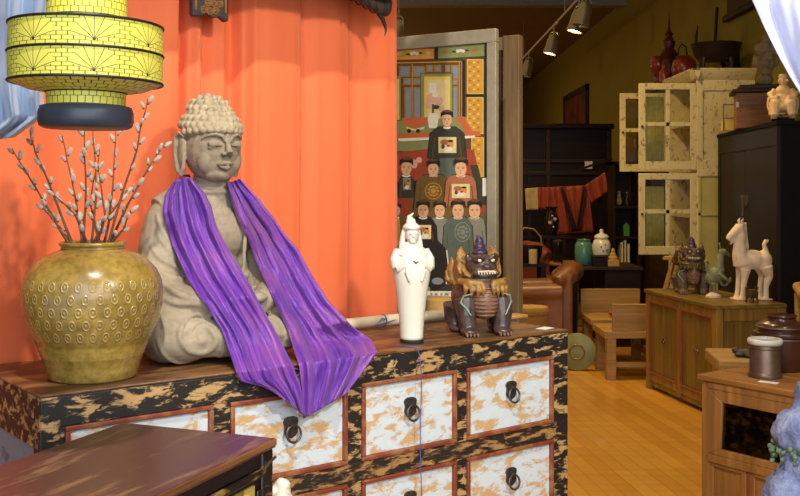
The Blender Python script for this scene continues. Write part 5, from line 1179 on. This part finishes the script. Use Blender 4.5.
# ================================================================= RIGHT GLASS FRONTED CABINET
K=Vector((1.17,3.9,0)); kz=atan2(-.813,.582); KH=.786; kc=thing('glass_cabinet','honey brown cabinet with dark glass window at the lower right','cabinet',K,kz); KL,KD=.66,.46
KX=Vector((cos(kz),sin(kz),0)); KY=Vector((-sin(kz),cos(kz),0))
g=G(); g.box(-.012,KL+.012,-.014,KD+.01,KH-.022,KH); obj('top_board',g,[M['honey_top']],kc,bevel=.004)
for x0,x1 in ((0,.032),(KL-.032,KL)):
    for y0,y1 in ((0,.035),(KD-.035,KD)):
        g=G(); g.box(x0,x1,y0,y1,0,KH-.022); obj('corner_post',g,[M['honey']],kc,bevel=.004)
g=G(); g.box(.006,.018,.03,KD-.03,.1,KH-.022); g.box(KL-.018,KL-.006,.03,KD-.03,.1,KH-.022); g.box(.01,KL-.01,KD-.02,KD-.008,.1,KH-.022); g.box(.01,KL-.01,.03,KD-.01,.08,.1); obj('carcass',g,[M['honey']],kc)
g=G(); g.box(.019,KL-.019,.035,KD-.021,.475,.49); obj('shelf',g,[M['honey']],kc)
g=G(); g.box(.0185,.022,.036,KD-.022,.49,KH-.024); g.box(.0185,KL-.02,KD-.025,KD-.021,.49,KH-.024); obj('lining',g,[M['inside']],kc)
# sash: frame round the glass
g=G(); a,b2=.032,KL-.032
g.box(a,b2,-.006,.03,KH-.05,KH-.022); g.prism([(a,KH-.05),(b2,KH-.05),(b2-.06,KH-.095),(a+.065,KH-.095)],-.004,.026); g.prism([(a,KH-.05),(a+.065,KH-.095),(a+.055,.512),(a,.485)],-.004,.026); g.prism([(b2,KH-.05),(b2,.485),(b2-.055,.512),(b2-.06,KH-.095)],-.004,.026); g.prism([(a,.485),(a+.055,.512),(b2-.055,.512),(b2,.485)],-.004,.026)
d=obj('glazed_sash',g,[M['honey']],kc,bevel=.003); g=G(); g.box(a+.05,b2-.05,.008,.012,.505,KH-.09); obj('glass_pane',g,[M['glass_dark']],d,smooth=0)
g=G(); g.box(a,b2,-.008,.03,.455,.485); obj('middle_rail',g,[M['honey']],kc,bevel=.003)
for a2,c2 in ((.032,.20),(.215,.43),(.445,KL-.032)):
    g=G()
    for bx in ((a2,c2,.44,.455),(a2,c2,.10,.13),(a2,a2+.022,.13,.44),(c2-.022,c2,.13,.44)): g.box(bx[0],bx[1],.0,.03,bx[2],bx[3])
    d=obj('lower_door',g,[M['honey']],kc,bevel=.003); g=G(); g.box(a2+.02,c2-.02,.012,.02,.125,.445); obj('door_panel',g,[M['honey']],d)
g=G(); g.box(.2,.215,.002,.03,.1,.455); g.box(.43,.445,.002,.03,.1,.455); obj('muntin',g,[M['red_edge']],kc)
def KC(x,y,z=KH): return K+x*KX+y*KY+Vector((0,0,z))
r=thing('lacquer_jar','large dark brown tiered lidded jar at the back of the glass cabinet top','jar',KC(.125,.335)); g=G(); g.lathe([(0,0),(.075,0),(.085,.012),(.10,.06),(.112,.11),(.113,.128),(.104,.132),(.0,.132)],44); obj('body',g,[M['darkpot']],r,smooth=50)
g=G(); g.lathe([(0,.132),(.104,.132),(.108,.14),(.106,.152),(.092,.158),(.092,.166),(.098,.172),(.094,.182),(.070,.192),(.058,.196),(.054,.205),(.060,.214),(.056,.220),(0,.220)],44); obj('lid',g,[M['darkpot']],r,smooth=50)
for z,rr in ((.130,.1125),(.172,.097)):
    g=G(); g.torus((0,0,z),rr,.004,seg=44); obj('band',g,[M['pewter']],r)
r=thing('pewter_canister','pewter cylinder canister with pale rim on the glass cabinet top','canister',KC(.178,.150)); g=G(); g.lathe([(0,0),(.062,0),(.064,.008),(.060,.016),(.0565,.022),(.0565,.120),(.054,.124),(0,.124)],40); obj('body',g,[M['pewter']],r,smooth=50); g=G(); g.lathe([(.050,.124),(.060,.124),(.065,.132),(.065,.142),(.060,.147),(.050,.146),(.048,.135)],40,closed=False); obj('rim',g,[M['rim']],r,smooth=60); g=G(); g.torus((0,0,.112),.057,.003,seg=40); obj('band',g,[M['pewter']],r); g=G(); g.lathe([(0,.126),(.050,.126),(.050,.132),(0,.134)],30); obj('inner_lid',g,[M['inside']],r)
g=G(); g.box(-.035,.035,-.016,.016,0,.001); g.xf(Matrix.Translation(KC(.255,.06,KH+.0006))@Matrix.Rotation(kz+.25,4,'Z')); tag(obj('paper_slip',g,[M['card']]),'small white paper slip on the glass cabinet top beside the canister','paper')
# pale table behind with dark carving
pt=thing('pale_bench','pale wooden bench end showing behind the glass cabinet','bench',(1.435,4.52,0),-.12); g=G(); g.box(0,.8,0,.36,.675,.735); obj('seat_board',g,[M['pine2']],pt,bevel=.01)
for x in (.05,.72):
    for y in (.03,.28):
        g=G(); g.box(x,x+.05,y,y+.05,0,.675); obj('leg',g,[M['pine2']],pt)
q=P(744,366,4.62); r=thing('dark_carved_toad','dark carved lump lying on the pale bench beside the canister','carving',(1.585,4.60,.737),-.5); g=G(); E=g.ell; E((0,0,.018),(.055,.03,.018)); E((-.045,0,.024),(.02,.018,.016)); E((.05,.0,.014),(.02,.022,.014))
for s in (-1,1): E((.02,s*.028,.01),(.025,.012,.01)); E((-.03,s*.026,.01),(.018,.01,.009))
newobj('body',fuse(g,.004,2),[M['charcoal']],r,smooth=180)
g=G(); E2=g.ell; [E2((-.02+.02*i,0,.034),(.006,.006,.006),None,8,5) for i in range(4)]; obj('back_ridge',g,[M['pewter']],r)
# horseshoe armchair at the right edge
q=P(790,293,5.3); hc=thing('horseshoe_chair','pale curved wooden chair arm showing at the right edge behind the jar','chair',(2.42,5.35,0),.2)
g=G(); g.lathe([(0,.42),(.26,.42),(.27,.435),(.26,.455),(0,.455)],30); obj('seat',g,[M['pine2']],hc)
zz=q.z-.02; lx=q.x-2.42
pts=[(lx+.08,-.34,zz-.17),(lx+.03,-.33,zz-.09),(lx-.0,-.30,zz-.01),(lx+.0,-.20,zz+.005),(lx+.02,-.05,zz+.02),(lx+.12,.15,zz+.04),(.0,.27,zz+.05),(.25,.18,zz+.04),(.36,-.05,zz+.02),(.36,-.2,zz)]
g=G(); g.tube(pts,[.030,.034,.034,.030]+[.024]*6,12); obj('arm_rail',g,[M['pine2']],hc,smooth=180)
for x,y in ((-.2,-.2),(.2,-.2),(-.2,.2),(.2,.2)):
    g=G(); g.tube([(x,y,0),(x,y,.42)],.02,10); obj('leg',g,[M['pine2']],hc)
    if (x,y)!=(9,9):
        tx,ty={(-.2,-.2):(lx+.0,-.2),(.2,-.2):(.36,-.2),(-.2,.2):(lx+.12,.15),(.2,.2):(.25,.18)}[(x,y)]; g=G(); g.tube([(x,y,.45),(tx,ty,zz)],.014,8); obj('spindle',g,[M['pine2']],hc)
# crystal rocks lower right
def rock(name,label,loc,blobs,seed,group=None):
    r=thing(name,label,'rock',loc,0,group); g=G()
    for c,rr in blobs: g.ell(c,rr,None,20,13)
    me=fuse(g,.012,2); 
    for v in me.vertices:
        p=v.co*1.0; d=noise.fractal(p*9+Vector((seed,0,0)),1,2,5)*.022+noise.fractal(p*30,1,2,3)*.012
        v.co=p+v.normal*d
    newobj('crystal',me,[M['rock']],r,smooth=180); return r
R0=P(818,440,2.9)
rk1=rock('blue_crystal_rock','tall lavender blue crystal rock in the lower right corner',(R0.x,2.9,0),[((0,0,.20),(.20,.17,.24)),((-.02,0,.42),(.19,.16,.20)),((.0,0,.60),(.165,.14,.12)),((.01,0,.70),(.125,.115,.10)),((-.01,.0,.79),(.115,.10,.10)),((.02,.0,.885),(.09,.08,.075)),((.05,.0,.95),(.07,.06,.05))],2)
g=G()
for i in range(110):
    a=random.uniform(pi*.85,pi*1.5); rr=random.uniform(.05,.13); z=.735+random.uniform(-.02,.035); g.ell((.0+rr*cos(a)*1.05,rr*sin(a)*.95,z+.02*noise.noise(Vector((a*5,z*20,0)))),random.uniform(.004,.009),None,8,6)
obj('moss',g,[M['moss']],rk1)
# ================================================================= LIGHT
def aim(o,t): o.rotation_euler=(Vector(t)-o.location).to_track_quat('-Z','Y').to_euler()
def spot(name,loc,target,power,size,blend=.5,rad=.05,c=(1,1,1)):
    d=bpy.data.lights.new(name,'SPOT'); d.energy=power; d.spot_size=radians(size); d.spot_blend=blend; d.shadow_soft_size=rad; d.color=c
    o=bpy.data.objects.new(name,d); COL.objects.link(o); o.location=loc; aim(o,target); return o
def area(name,loc,target,power,sx,sy,c=(1,1,1)):
    d=bpy.data.lights.new(name,'AREA'); d.energy=power; d.shape='RECTANGLE'; d.size=sx; d.size_y=sy; d.color=c
    o=bpy.data.objects.new(name,d); COL.objects.link(o); o.location=loc; aim(o,target); return o
WARM=(1,.68,.30); NEU=(1,.90,.76)
spot('window_spot_or_fill',(-.15,.95,4.05),(-.15,3.3,1.15),380,70,.6,.05,NEU)
spot('window_spot_or_fill',(1.35,.5,3.0),(-.15,3.3,1.4),290,50,.7,.10,NEU)  # added fill, low and frontal to brighten the statue's face
area('daylight_window',(.6,-1.2,2.3),(0,3,1.2),150,4.5,2.6,(.86,.93,1))
spot('shop_spot',(1.2,7.6,4.0),(1.35,6.6,0),260,95,.8,.15,WARM)
spot('shop_spot',(.9,5.2,4.0),(1.1,5.2,0),130,80,.8,.15,WARM)
spot('shop_spot',(1.0,6.0,3.9),(2.45,7.2,1.1),150,40,.8,.1,WARM)
spot('shop_spot',(1.0,7.0,3.95),(2.5,9.0,1.9),200,45,.8,.1,WARM)
spot('shop_spot',(1.2,3.2,3.9),(.15,4.8,1.7),170,48,.8,.08,WARM)
spot('shop_spot',(.6,8.2,4.0),(1.5,9.4,.6),190,70,.8,.1,WARM)
spot('shop_spot',(1.4,10.2,3.5),(2.0,12.5,1.2),110,50,.8,.1,WARM)
spot('shop_spot',(1.6,2.6,3.9),(1.5,3.9,.8),60,50,.8,.08,NEU)
for q in ((-2.2,8,2.7),(-2.2,13,2.7),(-1,19,2.7)):  # unseen warm fill points, added to brighten the ceiling
    d=bpy.data.lights.new('bulb_or_fill','POINT'); d.energy=40; d.shadow_soft_size=.15; d.color=WARM; o=bpy.data.objects.new('bulb_or_fill',d); COL.objects.link(o); o.location=q
area('ceiling_bounce',(0,14,3.9),(0,14,0),55,4,14,WARM)
w=bpy.data.worlds.new('world'); SC.world=w; w.use_nodes=True; w.node_tree.nodes['Background'].inputs[0].default_value=(.75,.87,1,1); w.node_tree.nodes['Background'].inputs[1].default_value=.25
vs=SC.view_settings; vs.view_transform='Standard'; vs.look='None'; vs.exposure=-.10; vs.gamma=1; vs.use_curve_mapping=False
